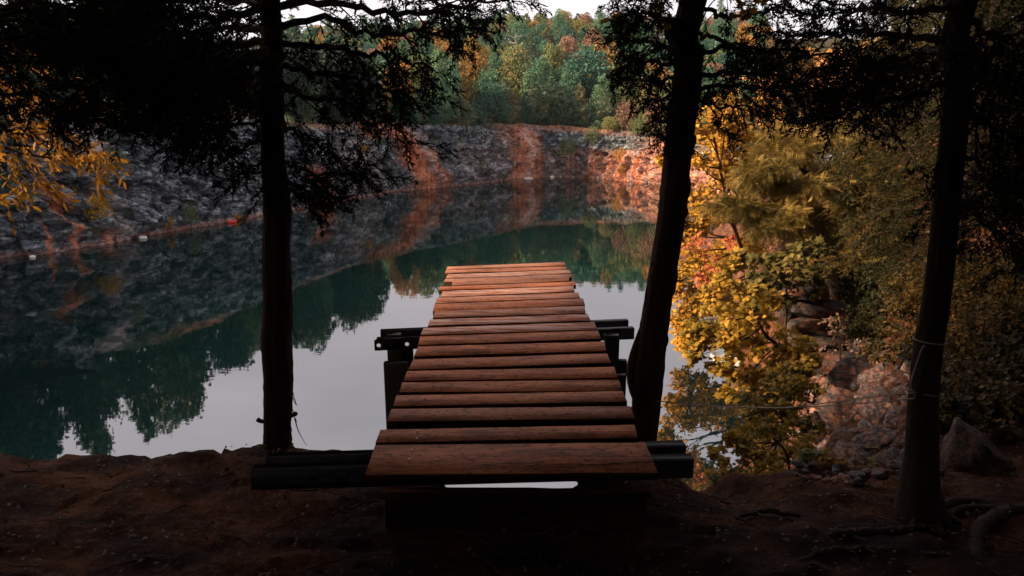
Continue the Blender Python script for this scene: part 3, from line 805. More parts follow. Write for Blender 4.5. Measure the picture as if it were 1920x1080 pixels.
# ------------------------------------------------------------------ far trees (seen from 45 m and more)
def far_broadleaf(rng, h, wdt, leaf, n=3800, lumps=15, base=.14):
    """crown foliage in clumps on a domed envelope; returns crown mesh builder and trunk mesh builder"""
    fol = MB(); wood = MB()
    tr = curve([[0, 0, -1.2], [rng.normal(0, .1), rng.normal(0, .1), h * .35], [rng.normal(0, .25), rng.normal(0, .25), h * .8]], 8)
    tube(wood, tr, np.linspace(.17, .05, 8) * h / 8, 7)
    cs = []; rs = []
    for k in range(lumps):
        t = (k + .5) / lumps
        z = h * (base + .12 + (.84 - base) * t ** .8)
        env = wdt * .5 * math.sqrt(max(.05, 1 - ((z / h - .45) / .58) ** 2))
        a_ = k * 2.4 + rng.uniform(-.5, .5); r_ = env * rng.uniform(.35, .72)
        c_ = np.array([r_ * math.cos(a_), r_ * math.sin(a_), z + rng.normal(0, .25)])
        cs.append(c_); rs.append(wdt * rng.uniform(.17, .27) * (1.15 - .35 * t))
        q = tr[min(7, int(2 + 5 * t))]; tube(wood, [q, (q + c_) / 2 + [0, 0, -.1], c_], [.05 * h / 8, .035 * h / 8, .015], 4, False)
    cs = np.array(cs); rs = np.array(rs)
    w_ = rs ** 2; ns_ = rng.choice(lumps, n, p=w_ / w_.sum())
    d = norm(rng.standard_normal((n, 3)) + [0, 0, .25]); rr = rs[ns_] * rng.uniform(.72, 1.05, n) 
    lump2 = 1 + .16 * np.sin(d[:, 0] * 6 + ns_) * np.cos(d[:, 1] * 7 + 2 * ns_)
    p = cs[ns_] + d * (rr * lump2)[:, None] * [1, 1, .85]
    dd = norm(d * .5 + rng.standard_normal((n, 3)) * .8 + [0, 0, -.25])
    scatter(fol, WIDE, p, frames(dd, None, rng.uniform(0, 6.28, n)), leaf * rng.uniform(.6, 1.3, n))
    return fol, wood
def far_cedar(rng, h, wdt, leaf, n=4200, base=.02, ragged=.2):
    fol = MB(); wood = MB()
    tube(wood, curve([[0, 0, -1.2], [rng.normal(0, .08), rng.normal(0, .08), h * .5], [0, 0, h * .97]], 8), np.linspace(.13, .015, 8) * h / 7, 6)
    nb = 46; P = []; D = []
    for k in range(nb):
        t = base + (1 - base) * (k + rng.uniform(0, 1)) / nb
        R = wdt * .5 * (1 - t) ** .75 * (.62 + .38 * min(1, t / .18)) * rng.uniform(1 - ragged, 1 + ragged) + .10
        a_ = rng.uniform(0, 6.28); m = max(6, int(n / nb * (1.7 - 1.4 * t)))
        u = rng.uniform(.25, 1, m) ** .7
        ax = np.array([math.cos(a_), math.sin(a_), 0])
        p = np.array([0, 0, t * h]) + ax * (R * u)[:, None] + np.array([0, 0, 1]) * (R * .55 * u ** 1.5)[:, None] + rng.normal(0, .16 * R + .05, (m, 3))
        P.append(p); D.append(norm(ax * .6 + [0, 0, .7] + rng.standard_normal((m, 3)) * .45))
    P = np.vstack(P); D = np.vstack(D); n2 = len(P)
    scatter(fol, SIMPLE, P, frames(D, None, rng.uniform(0, 6.28, n2)), leaf * rng.uniform(.6, 1.3, n2))
    return fol, wood
def far_pine(rng, h, wdt, leaf, n=1500):
    fol = MB(); wood = MB()
    tube(wood, [[0, 0, -1.2], [0, 0, h * .5], [.1, 0, h]], [.16 * h / 9, .12 * h / 9, .03], 6)
    for k in range(24):
        t = .35 + .63 * k / 24; L = wdt * .5 * (1.1 - t) / .7 * rng.uniform(.6, 1.15); a_ = k * 2.3
        e = np.array([math.cos(a_) * L, math.sin(a_) * L, t * h + .15 * L]); s = np.array([0, 0, t * h])
        tube(wood, [s, e], [.04, .015], 4, False)
        m = int(n / 24); u = rng.uniform(.35, 1, m)[:, None]
        p = s + (e - s) * u + rng.normal(0, .28, (m, 3)) * [1, 1, .5]
        scatter(fol, SIMPLE, p, frames(norm(rng.standard_normal((m, 3)) + [0, 0, .4]), None, rng.uniform(0, 6.28, m)), leaf * rng.uniform(.6, 1.2, m))
    return fol, wood
def far_dead(rng, h):
    wood = MB(); tube(wood, [[0, 0, -1], [.1, 0, h * .5], [0, .1, h]], [.16, .10, .02], 7)
    br = MB()
    for k in range(26):
        t = .40 + .58 * k / 26; a_ = k * 2.5 + rng.uniform(-.4, .4); L = h * .34 * (1.25 - t) * rng.uniform(.6, 1.2)
        s = np.array([0, 0, t * h]); e = s + [math.cos(a_) * L, math.sin(a_) * L, L * rng.uniform(.05, .4)]
        tube(br, curve([s, (s + e) / 2 - [0, 0, .1], e], 6), np.linspace(.05, .015, 6), 4, False)
        for q in range(3):
            u = rng.uniform(.4, .9); p = s + (e - s) * u; tube(br, [p, p + norm(e - s + rng.standard_normal(3) * L * .6) * L * .35], [.022, .008], 3, False)
    return br, wood
# ------------------------------------------------------------------ trees beyond the quarry rim
class Kind:
    """one modelled tree of a kind; put() places it and then copies of it, each an object of its own"""
    def __init__(self, name, maker, seeds, h, wdt):
        self.pool = []; self.h = h; self.w = wdt; self.used = set()
        for s in seeds:
            r = np.random.default_rng(s); fol, wood = maker(r)
            self.pool.append((name, fol, wood))
        self.roots = [None] * len(seeds)
        self.name = name
    def put(self, loc, h, wdt, leafmat, rot, barkmat='bark_far', parts=('crown', 'trunk'), which=None):
        k = RNG.integers(0, len(self.pool)) if which is None else which
        if self.roots[k] is None:
            r = thing(self.name, None, None, (0, 0, 0))
            nm, fol, wood = self.pool[k]
            c_ = fol.build(parts[0], M['far_green'], r); w_ = wood.build(parts[1], M[barkmat], r, True)
            c_.material_slots[0].link = 'OBJECT'
            self.roots[k] = r; o = r
        else:
            o = copy_tree(self.roots[k])
        o.location = [float(v) for v in loc]
        o.scale = (wdt / self.w, wdt / self.w, h / self.h); o.rotation_euler = (0, 0, float(rot))
        for ch in o.children:
            if ch.name.split('.')[0] == parts[0]: ch.material_slots[0].link = 'OBJECT'; ch.material_slots[0].material = M[leafmat]
        return o
KB = Kind('broadleaf_tree', lambda r: far_broadleaf(r, 8.0, 6.5, .34), (1, 2, 3, 4, 5), 8.0, 6.5)
KC = Kind('cedar_tree', lambda r: far_cedar(r, 7.0, 3.2, .27), (11, 12, 13, 14), 7.0, 3.2)
KP = Kind('pine_tree', lambda r: far_pine(r, 10.0, 5.0, .34), (21, 22), 10.0, 5.0)
KS = Kind('shrub', lambda r: far_broadleaf(r, 2.6, 3.2, .16, 1500, 16, .02), (31, 32, 33), 2.6, 3.2)

rim_px_x = np.array([topx(p)[0] if p[1] > 6 else -5000 for p in RIM])
def behind_rim(px, off):
    i = int(np.argmin(np.abs(rim_px_x - px))); p = RIM[i].copy(); o = out[i]
    q = p[:2] + o * off
    # slide along the rim so that the requested picture column is kept
    d = q[1]; x = at(px, 235, d)[0]
    bl = smooth(off / 14.0); z = p[2] * (1 - bl) + land_z(np.array([x]), np.array([d]))[0] * bl
    return np.array([x, d, z - .15])
FAR = []     # (object, species word, colour, picture column, picture row of the top, row name)
CNAME = {'far_green': 'green', 'far_dark': 'dark green', 'far_olive': 'olive', 'far_orange': 'orange', 'far_rust': 'rusty', 'cedar_brown': 'browning', 'wall_dark_shaded': 'dark green', 'wall_green_shaded': 'green'}
def put_px(kind, px, top, wpx, mat, off, row):
    p = behind_rim(px, off); tz = at(px, top, p[1])[2]; h = max(2.0, tz - p[2]); w_ = wpx / FPX * p[1] * 1.02
    o = kind.put(p, h * 1.02, w_, mat, RNG.uniform(0, 6.28)); FAR.append((o, kind.name, mat, px, top, row)); return o
taken = []
for (px, top, wpx, mat, off) in [(752, 172, 44, 'far_dark', 2.2), (789, 166, 40, 'cedar_brown', 2.0), (812, 184, 34, 'far_dark', 1.4), (834, 150, 48, 'far_green', 3.2), (864, 171, 46, 'cedar_brown', 1.6), (892, 196, 30, 'far_dark', 1.3),
        (953, 167, 40, 'cedar_brown', 2.4), (985, 176, 28, 'far_dark', 1.6), (1004, 158, 46, 'cedar_brown', 3.0), (1032, 149, 42, 'cedar_brown', 3.6), (1052, 161, 50, 'cedar_brown', 2.0), (1074, 184, 32, 'far_dark', 1.3),
        (1086, 162, 44, 'cedar_brown', 2.6), (1108, 192, 32, 'far_dark', 1.5), (1136, 173, 46, 'cedar_brown', 2.2), (772, 196, 30, 'far_dark', 1.0), (938, 204, 26, 'far_dark', 1.0)]:
    put_px(KC, px, top, wpx, mat, off, 'rim')
for (px, top, wpx, mat, off) in [(924, 160, 62, 'far_dark', 2.6), (886, 92, 62, 'far_orange', 12), (966, 99, 70, 'far_olive', 13), (1012, 114, 50, 'far_green', 17), (1062, 74, 54, 'far_rust', 34), (1103, 101, 96, 'far_dark', 17),
        (1036, 88, 44, 'far_olive', 30), (1156, 122, 66, 'far_olive', 18), (1186, 142, 60, 'far_olive', 10), (1216, 152, 52, 'far_olive', 9), (830, 106, 62, 'far_green', 16), (932, 108, 52, 'far_green', 20), (788, 112, 66, 'far_olive', 13),
        (750, 122, 62, 'far_orange', 9), (1132, 146, 46, 'far_green', 8), (1066, 128, 44, 'far_green', 9), (1000, 140, 44, 'far_green', 7), (850, 138, 44, 'far_green', 8), (1108, 60, 40, 'far_rust', 60), (905, 140, 40, 'far_green', 7),
        (1178, 108, 50, 'far_green', 26), (1128, 82, 56, 'far_orange', 30), (1235, 128, 60, 'far_orange', 16), (1262, 150, 56, 'far_olive', 10)]:
    o = put_px(KB, px, top, wpx, mat, off, 'slope'); taken.append(o.location[:2])
for (px, top, wpx, mat, off) in [(1178, 196, 54, 'far_rust', 1.4), (1228, 190, 52, 'far_rust', 2.0), (1205, 212, 44, 'far_olive', .4), (1152, 222, 46, 'far_olive', -.6), (1246, 226, 40, 'far_olive', -.8), (1140, 236, 26, 'far_olive', -1.6), (1196, 238, 34, 'far_olive', -2.0)]:
    put_px(KS, px, top, wpx, mat, off, 'shrub')
# bare dead tree standing on the slope
p = behind_rim(967, 26); br, wd_ = far_dead(np.random.default_rng(41), 9.0)
dt = thing('dead_tree', 'pale bare dead tree with whorls of leafless branches on the hillside', 'tree', (0, 0, 0))
br.build('branch', M['bark_pale'], dt); wd_.build('trunk', M['bark_pale'], dt, True)
tz = at(967, 62, p[1])[2]; dt.location = [float(v) for v in p]; s_ = (tz - p[2]) / 9.0; dt.scale = (s_, s_, s_)
# the rest of the hillside
rng = np.random.default_rng(77); pts = []
cand = rng.uniform([-105, 122], [85, 252], (11000, 2))
for q in cand:
    px = topx((q[0], q[1], 14))[0]
    if px < 540 or px > 1420: continue
    i = int(np.argmin(np.abs(rim_px_x - px)))
    if q[1] < RIM[i][1] + 9: continue
    md = 4.5 + (q[1] - 122) * .008
    if taken and min((q[0] - a_[0]) ** 2 + (q[1] - a_[1]) ** 2 for a_ in taken) < 4.2 ** 2: continue
    if any((q[0] - a_[0]) ** 2 + (q[1] - a_[1]) ** 2 < md * md for a_ in pts): continue
    pts.append(q)
for q in pts:
    z = land_z(np.array([q[0]]), np.array([q[1]]))[0]; u = rng.uniform(); px, _ = topx((q[0], q[1], z))
    far_ = (q[1] - 122) / 130
    if u < .70:
        h = rng.uniform(5.5, 8.2); m = rng.choice(['far_green', 'far_dark', 'far_olive', 'far_orange', 'far_rust'], p=[.42, .22, .22, .10, .04] if far_ < .6 else [.30, .16, .20, .08, .26]); o = KB.put((q[0], q[1], z - .2), h, rng.uniform(4.4, 6.6), m, rng.uniform(0, 6.28)); sp = KB.name
    elif u < .86:
        h = rng.uniform(7, 10); m = rng.choice(['far_dark', 'cedar_brown', 'far_green']); o = KC.put((q[0], q[1], z - .2), h, rng.uniform(3.6, 5), m, rng.uniform(0, 6.28)); sp = KC.name
    else:
        h = rng.uniform(9, 12); m = rng.choice(['far_dark', 'far_green']); o = KP.put((q[0], q[1], z - .2), h, rng.uniform(4.5, 6), m, rng.uniform(0, 6.28)); sp = KP.name
    tp = topx((q[0], q[1], z + h))
    FAR.append((o, sp, m, tp[0], tp[1], 'skyline' if far_ > .8 else 'upper' if far_ > .45 else 'slope'))
# the wood along the top of the left wall
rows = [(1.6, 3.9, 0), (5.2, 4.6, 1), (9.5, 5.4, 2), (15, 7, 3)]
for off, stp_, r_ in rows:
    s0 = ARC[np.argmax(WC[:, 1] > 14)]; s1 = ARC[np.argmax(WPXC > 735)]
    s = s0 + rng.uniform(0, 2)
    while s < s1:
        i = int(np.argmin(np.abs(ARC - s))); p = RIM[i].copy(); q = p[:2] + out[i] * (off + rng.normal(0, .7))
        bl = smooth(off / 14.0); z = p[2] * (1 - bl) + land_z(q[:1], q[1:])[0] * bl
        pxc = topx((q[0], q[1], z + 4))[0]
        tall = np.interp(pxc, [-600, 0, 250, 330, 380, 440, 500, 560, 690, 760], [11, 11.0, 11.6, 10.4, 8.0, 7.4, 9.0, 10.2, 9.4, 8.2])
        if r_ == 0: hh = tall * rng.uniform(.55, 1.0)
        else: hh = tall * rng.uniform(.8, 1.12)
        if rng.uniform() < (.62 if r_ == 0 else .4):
            m = rng.choice(['wall_dark_shaded', 'wall_green_shaded', 'cedar_brown'], p=[.6, .34, .06]); o = KC.put((q[0], q[1], z - .2), hh, hh * rng.uniform(.32, .46), m, rng.uniform(0, 6.28)); sp = KC.name
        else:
            m = rng.choice(['wall_green_shaded', 'wall_dark_shaded', 'far_olive'], p=[.52, .42, .06]); o = KB.put((q[0], q[1], z - .2), hh, hh * rng.uniform(.6, .8), m, rng.uniform(0, 6.28)); sp = KB.name
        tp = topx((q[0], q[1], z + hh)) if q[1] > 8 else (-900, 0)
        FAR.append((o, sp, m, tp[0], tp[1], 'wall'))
        s += stp_ * rng.uniform(.7, 1.3)
# trees above the far end of the right bank
for (x, y, h) in [(27, 106, 7), (31, 96, 8), (33, 86, 8), (31, 76, 8), (28, 66, 8), (35, 104, 9), (38, 92, 9), (34, 70, 9), (24, 57, 8), (30, 58, 9)]:
    m = rng.choice(['far_green', 'far_olive', 'far_orange']); z = 7.0
    o = KB.put((x, y, z - .4), h, h * .85, m, rng.uniform(0, 6.28)); tp = topx((x, y, z + h)); FAR.append((o, KB.name, m, tp[0], tp[1], 'bank'))
# shrubs rooted in cracks of the quarry wall
CLF = CL.reshape(-1, 3); okc = CLF[:, 1] > 6; CLF = CLF[okc]
_q = CLF - EYE; _w = _q @ _F; CPX = np.stack([960 + FPX * (_q @ _X) / _w, 540 - FPX * (_q @ _U) / _w], 1)
def cliff_at(px, py): return CLF[np.argmin(((CPX - [px, py]) ** 2).sum(1))]
WALL = [(184, 392, 42, 'yellow', 'bright yellow-green bush in the grey quarry wall beside the rust streak'), (312, 416, 28, 'yellow', 'small round yellow bush low on the quarry wall above the white float'),
        (446, 408, 15, 'yellow', 'tiny yellow bush at the waterline just above the red float'), (357, 402, 34, 'far_olive', 'dull olive bush low on the wall left of the red float'), (240, 402, 24, 'far_olive', 'dull green tuft on the wall between the two yellow bushes'),
        (28, 345, 60, 'far_dark', 'dark drooping bush on the wall under the amber leaves'), (60, 380, 44, 'far_olive', 'dusky bush low on the wall beneath the amber leaf spray'), (215, 300, 40, 'far_olive', 'olive bush high on the wall beside the amber leaf tips'), (178, 430, 22, 'far_olive', 'low dark bush under the bright yellow-green bush'),
        (1062, 276, 34, 'far_olive', 'wide low bush on the rubble bench right of the pale streak'), (1162, 292, 26, 'far_orange', 'ochre bush in the orange-stained right wall'), (1166, 316, 18, 'far_orange', 'small ochre bush low on the orange-stained right wall'), (945, 330, 16, 'far_olive', 'mossy tuft at the waterline left of the pale streak'),
        (684, 280, 16, 'yellow', 'small yellow tuft high on the grey wall near the left trunk'), (713, 268, 18, 'far_olive', 'green tuft high on the grey wall left of the first rust streak'), (822, 262, 18, 'far_olive', 'green tuft right beside the top of the first rust streak'), (872, 302, 14, 'far_olive', 'small green tuft halfway up the dark wall face'), (905, 308, 12, 'far_olive', 'tiny tuft on the dark wall face near the pale streak'), (1110, 255, 30, 'far_olive', 'low bush at the rim above the rubble bench')]
for (px, py, wpx, mat, lab) in WALL:
    p = cliff_at(px, py + wpx * .35); w_ = wpx / FPX * p[1] * 1.05
    o = KS.put(p - [0, 0, .12 * w_], w_ * .85, w_, mat, rng.uniform(0, 6.28), parts=('foliage', 'stem') if False else ('crown', 'trunk')); tag(o, lab, 'bush', 'bushes growing from the quarry wall')

# ---- labels for the distant trees
def column(px, row):
    if px < 480: return 'left of left trunk'
    if px < 745: return 'left of broad rust streak'
    if px < 815: return 'above broad rust streak'
    if px < 870: return 'right of broad rust streak'
    if px < 955: return 'above dark grey wall face'
    if px < 1025: return 'above pale orange streak'
    if px < 1085: return 'right of pale orange streak'
    if px < 1150: return 'above rubble bench'
    if px < 1240: return 'behind pinkish shrubs'
    if px < 1330: return 'behind leaning trunk'
    return 'behind yellow maple'
ROWN = {'rim': 'at the rim', 'slope': 'low on the hill', 'upper': 'high on the hill', 'skyline': 'on the skyline', 'wall': 'atop the left wall', 'bank': 'on the far bank', 'shrub': 'at the rim'}
SPN = {'broadleaf_tree': 'rounded tree', 'cedar_tree': 'pointed cedar', 'pine_tree': 'open pine', 'shrub': 'twiggy shrub'}
ORD = ['', 'second', 'third', 'fourth', 'fifth', 'sixth', 'seventh', 'eighth', 'ninth', 'tenth', 'eleventh', 'twelfth', 'thirteenth', 'fourteenth', 'fifteenth', 'sixteenth', 'seventeenth', 'eighteenth', 'nineteenth', 'twentieth']
keys = {}
for rec in FAR:
    o, sp, m, px, py, row = rec
    keys.setdefault((CNAME[m], SPN[sp], ROWN[row], column(px, row)), []).append(rec)
for (cn, spn, rn, cnm), L in keys.items():
    L.sort(key=lambda r: r[3])
    for k, (o, sp, m, px, py, row) in enumerate(L):
        lab = f'{cn} {spn} {rn} {cnm}'
        if len(L) > 1: lab += ', ' + (ORD[k] + ' from left' if k else 'first from left')
        tag(o, lab, 'shrub' if sp == 'shrub' else 'tree', {'rim': 'cedars and trees along the far rim', 'shrub': 'twiggy shrubs at the rim', 'wall': 'wood along the left quarry wall', 'bank': 'trees on the far right bank'}.get(row, 'trees on the wooded hillside'))
# ------------------------------------------------------------------ the dark conifers we look out between
L3 = lambda pts: np.array([at(*p) for p in pts])
def near_conifer(name, label, trunk_px, rads, limbs, seed, top=(), n_up=0, up_len=2.2, up_z=(10.9, 14.5), bark='bark', lumps=(), tw=18, per=6, ss=.20, extra=None, extra_pts=None, dens=.66):
    rng = np.random.default_rng(seed)
    P = np.vstack([L3(trunk_px)] + ([np.array(top)] if len(top) else [])) if extra_pts is None else np.array(extra_pts, float)
    root = thing(name, label, 'tree', P[0])
    mb, C, R = trunk_mesh(P, rads, 90, 30, .055, rng, lumps)
    if extra: extra(mb, C, R, rng)
    mb.build('trunk', M[bark], root, True)
    fol = MB()
    for l in limbs:
        opt = dict(twigs=tw, per=per, ss=ss); pts = l
        if isinstance(l[-1], dict): opt.update(l[-1]); pts = l[:-1]
        Q = L3(pts)
        k = np.argmin(((C - Q[0]) ** 2).sum(1)) if opt.pop('join', True) else None
        if k is not None: Q = np.vstack([C[k], Q[1:]]) if np.linalg.norm(C[k] - Q[0]) < .5 else Q
        r0 = opt.pop('r0', .022); wood = MB()
        opt['tl'] = opt.get('tl', .5) * .72; opt['ss'] *= .78; opt['per'] = max(3, int(opt['per'] * .7)); opt['twigs'] = int(opt['twigs'] * dens)
        limb_wood_and_spray(wood, fol, Q, r0, rng, **opt)
        wood.build('limb', M[bark], root, True)
    for k in range(n_up):  # upper limbs out of view, made long and dense to shade the ground
        z = up_z[0] + (up_z[1] - up_z[0]) * (k + rng.uniform(0, .6)) / n_up
        i = int(np.argmin(np.abs(C[:, 2] - z))); a_ = k * 2.4 + rng.uniform(-.4, .4); L = up_len * rng.uniform(.7, 1.2) * (1.15 - .5 * k / n_up)
        d = np.array([math.cos(a_), math.sin(a_), 0])
        Q = np.array([C[i], C[i] + d * L * .5 + [0, 0, .12 * L], C[i] + d * L + [0, 0, .02 * L]])
        wood = MB(); limb_wood_and_spray(wood, fol, Q, .026, rng, twigs=18, per=4, ss=.36, tl=.8, sprays=SPRAYS_THIN)
        wood.build('limb', M[bark], root, True)
    fol.build('crown', M['needle'], root)
    return root, C

def left_bark(mb, C, R, rng):
    # broken stubs near the foot, loose bark strips down the right side
    def stub(i, ang, L, r):
        d = np.array([math.cos(ang), math.sin(ang), .12]); p = C[i] + d * R[i] * .7
        tube(mb, curve([p, p + d * L * .6, p + d * L + [0, 0, .01]], 6), [r * 1.35, r * 1.1, r, r * .95, r * 1.05, r * .9], 7, True, .12)
    zz = C[:, 2]
    f = lambda z: int(np.argmin(np.abs(zz - z)))
    stub(f(7.40), math.pi, .062, .012); stub(f(7.42), -.1, .060, .013); stub(f(7.235), math.pi + .1, .085, .016); stub(f(8.30), math.pi, .045, .006); stub(f(7.95), math.pi, .03, .006)
    for k in range(34):
        z = rng.uniform(7.35, 9.4); i = f(z); ang = rng.choice([rng.normal(-.2, .35), rng.normal(math.pi, .4), rng.uniform(-3, 0)], p=[.6, .2, .2])
        d = np.array([math.cos(ang), math.sin(ang), 0]); L = rng.uniform(.06, .22); w_ = rng.uniform(.004, .012)
        s = np.array([-d[1], d[0], 0]); m = 6; u = np.linspace(0, 1, m)
        lift = rng.uniform(.004, .022)
        p = C[i] + d * R[i] * .98 + d * (lift * u ** 2)[:, None] + np.array([0, 0, -1.0]) * (L * u)[:, None]
        ws = (w_ * (1 - .7 * u))[:, None]
        V = np.vstack([p - s * ws, p + s * ws, p + d * .003]); j = np.arange(m - 1)
        mb.add(V, np.vstack([np.stack([j, j + 1, m + j + 1, m + j], -1), np.stack([m + j, m + j + 1, 2 * m + j + 1, 2 * m + j], -1)]))
    p0 = C[f(7.42)] + [R[f(7.42)] + .03, -.02, 0]
    tube(mb, curve([p0, p0 + [.015, 0, -.08], p0 + [.05, .01, -.17]], 8), np.linspace(.004, .0012, 8), 4)
    for k in range(9):      # flared foot
        a_ = k * .7; d = np.array([math.cos(a_), math.sin(a_), 0])
        tube(mb, curve([C[3] + d * R[3] * .5, C[1] + d * R[1] * 1.15 - [0, 0, .02], C[0] + d * (R[0] * 1.3 + .05) - [0, 0, .06]], 6), np.linspace(.035, .012, 6), 6)

D_ = dict
left_limbs = [
 [(508, -10, 3.45), (620, 6, 3.4), (720, 26, 3.3), (800, 22, 3.25), (870, 10, 3.2), (940, 0, 3.2), D_(r0=.02, twigs=30, ss=.13, tl=.32)],
 [(508, 40, 3.45), (600, 36, 3.6), (690, 62, 3.7), (770, 58, 3.75), (830, 62, 3.8), (880, 50, 3.85), D_(r0=.02, twigs=28, ss=.14, tl=.34)],
 [(510, 75, 3.45), (600, 84, 3.35), (690, 104, 3.3), (760, 112, 3.25), (815, 132, 3.2), D_(r0=.018, twigs=26, ss=.14, tl=.34)],
 [(510, 120, 3.45), (590, 132, 3.6), (680, 150, 3.75), (715, 162, 3.85), (745, 186, 3.9), D_(r0=.018, twigs=26, ss=.15, tl=.32)],
 [(511, 170, 3.45), (570, 178, 3.3), (640, 190, 3.2), (700, 212, 3.15), (745, 232, 3.1), D_(r0=.016, twigs=24, ss=.14, tl=.34)],
 [(512, 235, 3.45), (560, 250, 3.55), (610, 278, 3.65), (655, 300, 3.7), (690, 305, 3.75), D_(r0=.014, twigs=22, ss=.15, tl=.34)],
 [(512, 290, 3.45), (545, 306, 3.35), (590, 330, 3.3), (630, 335, 3.25), D_(r0=.012, twigs=20, ss=.14, tl=.30)],
 [(512, 330, 3.45), (535, 340, 3.5), (562, 352, 3.55), (596, 348, 3.6), D_(r0=.010, twigs=18, ss=.15, tl=.28)],
 [(508, -60, 3.45), (640, -60, 3.7), (760, -20, 3.9), (840, 12, 4.0), (890, 40, 4.1), D_(r0=.02, twigs=26, ss=.15, tl=.38)],
 [(508, 20, 3.45), (430, 30, 3.3), (330, 26, 3.2), (210, 40, 3.1), (90, 30, 3.0), D_(r0=.022, twigs=40, ss=.17, tl=.5, per=7)],
 [(509, 70, 3.45), (420, 84, 3.7), (320, 90, 3.9), (210, 110, 4.1), (110, 100, 4.2), D_(r0=.022, twigs=40, ss=.18, tl=.5, per=7)],
 [(509, 110, 3.45), (430, 128, 3.3), (340, 140, 3.2), (250, 160, 3.1), (170, 150, 3.0), D_(r0=.02, twigs=40, ss=.17, tl=.46, per=7)],
 [(510, 150, 3.45), (440, 166, 3.7), (360, 180, 3.9), (280, 190, 4.1), (200, 200, 4.2), D_(r0=.018, twigs=40, ss=.18, tl=.42, per=7)],
 [(510, 185, 3.45), (450, 186, 3.4), (400, 196, 3.3), (350, 216, 3.2), (300, 222, 3.1), D_(r0=.014, twigs=28, ss=.15, tl=.34)],
 [(511, 225, 3.45), (460, 232, 3.55), (410, 238, 3.7), (370, 262, 3.8), (318, 268, 3.9), D_(r0=.012, twigs=14, ss=.15, tl=.26)],
 [(511, 258, 3.45), (470, 268, 3.3), (430, 280, 3.2), (395, 285, 3.1), D_(r0=.012, twigs=12, ss=.14, tl=.24)],
 [(512, 312, 3.45), (480, 312, 3.5), (455, 332, 3.6), (430, 338, 3.65), D_(r0=.009, twigs=8, ss=.14, tl=.24, per=4)],
 [(509, 95, 3.45), (460, 104, 3.1), (390, 110, 2.9), (300, 96, 2.8), (220, 70, 2.75), D_(r0=.02, twigs=36, ss=.15, tl=.45, per=7)],
 [(509, 130, 3.45), (460, 150, 3.9), (400, 150, 4.3), (330, 140, 4.6), (260, 130, 4.8), D_(r0=.02, twigs=36, ss=.2, tl=.5, per=7)],
 [(508, 0, 3.45), (450, -5, 3.9), (370, 0, 4.3), (270, 10, 4.6), (150, 0, 4.8), D_(r0=.02, twigs=36, ss=.2, tl=.5, per=7)],
 [(508, 50, 3.45), (450, 50, 4.0), (380, 60, 4.4), (280, 60, 4.7), (170, 70, 5.0), D_(r0=.02, twigs=36, ss=.2, tl=.5, per=7)],
]
LT_PX = [(521, 862, 3.50), (520, 800, 3.50), (522, 700, 3.50), (519, 640, 3.49), (522, 560, 3.48), (517, 470, 3.47), (519, 400, 3.47), (512, 300, 3.46), (510, 200, 3.45), (507, 100, 3.45), (506, 0, 3.44)]
rads_l = np.array([.079, .070, .075, .077, .072, .066, .068, .058, .054, .050, .049, .046, .035])
lt, LC = near_conifer('cedar_tree', 'dark shaggy-barked cedar left of the dock with drooping needled limbs', LT_PX, rads_l, left_limbs, 101,
    top=[(-1.12, 3.42, 11.5), (-1.05, 3.4, 15.0)], n_up=34, up_len=3.4, extra=left_bark)

lean_limbs = [
 [(1292, 40, 3.9), (1240, 34, 3.8), (1205, 26, 3.7), (1172, 30, 3.6), D_(r0=.016, twigs=20, ss=.14, tl=.28)],
 [(1288, 100, 3.9), (1235, 84, 4.0), (1198, 74, 4.1), (1166, 80, 4.2), D_(r0=.016, twigs=20, ss=.14, tl=.28)],
 [(1285, 130, 3.9), (1240, 118, 3.8), (1205, 112, 3.7), (1178, 116, 3.6), D_(r0=.015, twigs=18, ss=.14, tl=.26)],
 [(1282, 150, 3.9), (1240, 150, 4.0), (1222, 152, 4.1), (1204, 150, 4.15), D_(r0=.013, twigs=16, ss=.14, tl=.24)],
 [(1280, 180, 3.9), (1256, 180, 3.8), (1240, 188, 3.7), (1226, 192, 3.65), D_(r0=.011, twigs=12, ss=.13, tl=.20)],
 [(1278, 205, 3.9), (1260, 210, 4.0), (1250, 224, 4.05), (1240, 230, 4.1), D_(r0=.010, twigs=9, ss=.13, tl=.16)],
 [(1272, 235, 3.9), (1256, 250, 3.85), (1245, 268, 3.8), D_(r0=.008, twigs=10, ss=.12, tl=.18)],
 [(1298, -30, 3.9), (1250, -30, 3.7), (1210, -14, 3.6), (1180, 2, 3.5), D_(r0=.016, twigs=20, ss=.14, tl=.30)],
 [(1298, 97, 3.9), (1390, 92, 3.95), (1480, 98, 4.0), (1570, 100, 4.1), (1660, 92, 4.2), D_(r0=.016, twigs=26, ss=.15, tl=.34, per=5)],
 [(1298, 130, 3.9), (1370, 138, 3.7), (1440, 142, 3.6), (1520, 146, 3.5), (1590, 150, 3.4), D_(r0=.016, twigs=24, ss=.15, tl=.32, per=6)],
 [(1295, 170, 3.9), (1350, 160, 4.1), (1420, 162, 4.3), (1500, 166, 4.4), (1570, 180, 4.5), D_(r0=.015, twigs=24, ss=.17, tl=.34, per=6)],
 [(1294, 190, 3.9), (1335, 196, 3.8), (1380, 200, 3.7), (1420, 200, 3.6), D_(r0=.012, twigs=14, ss=.14, tl=.24, per=5)],
 [(1300, 20, 3.9), (1380, 30, 4.1), (1460, 20, 4.3), (1560, 30, 4.5), D_(r0=.014, twigs=16, ss=.16, tl=.36, per=4)],
 [(1298, 60, 3.9), (1350, 76, 4.2), (1400, 90, 4.5), (1450, 120, 4.7), D_(r0=.014, twigs=24, ss=.19, tl=.42, per=6)],
 [(1302, -40, 3.9), (1400, -36, 3.8), (1500, -10, 3.7), (1600, 10, 3.6), D_(r0=.014, twigs=14, ss=.14, tl=.36, per=4)],
]
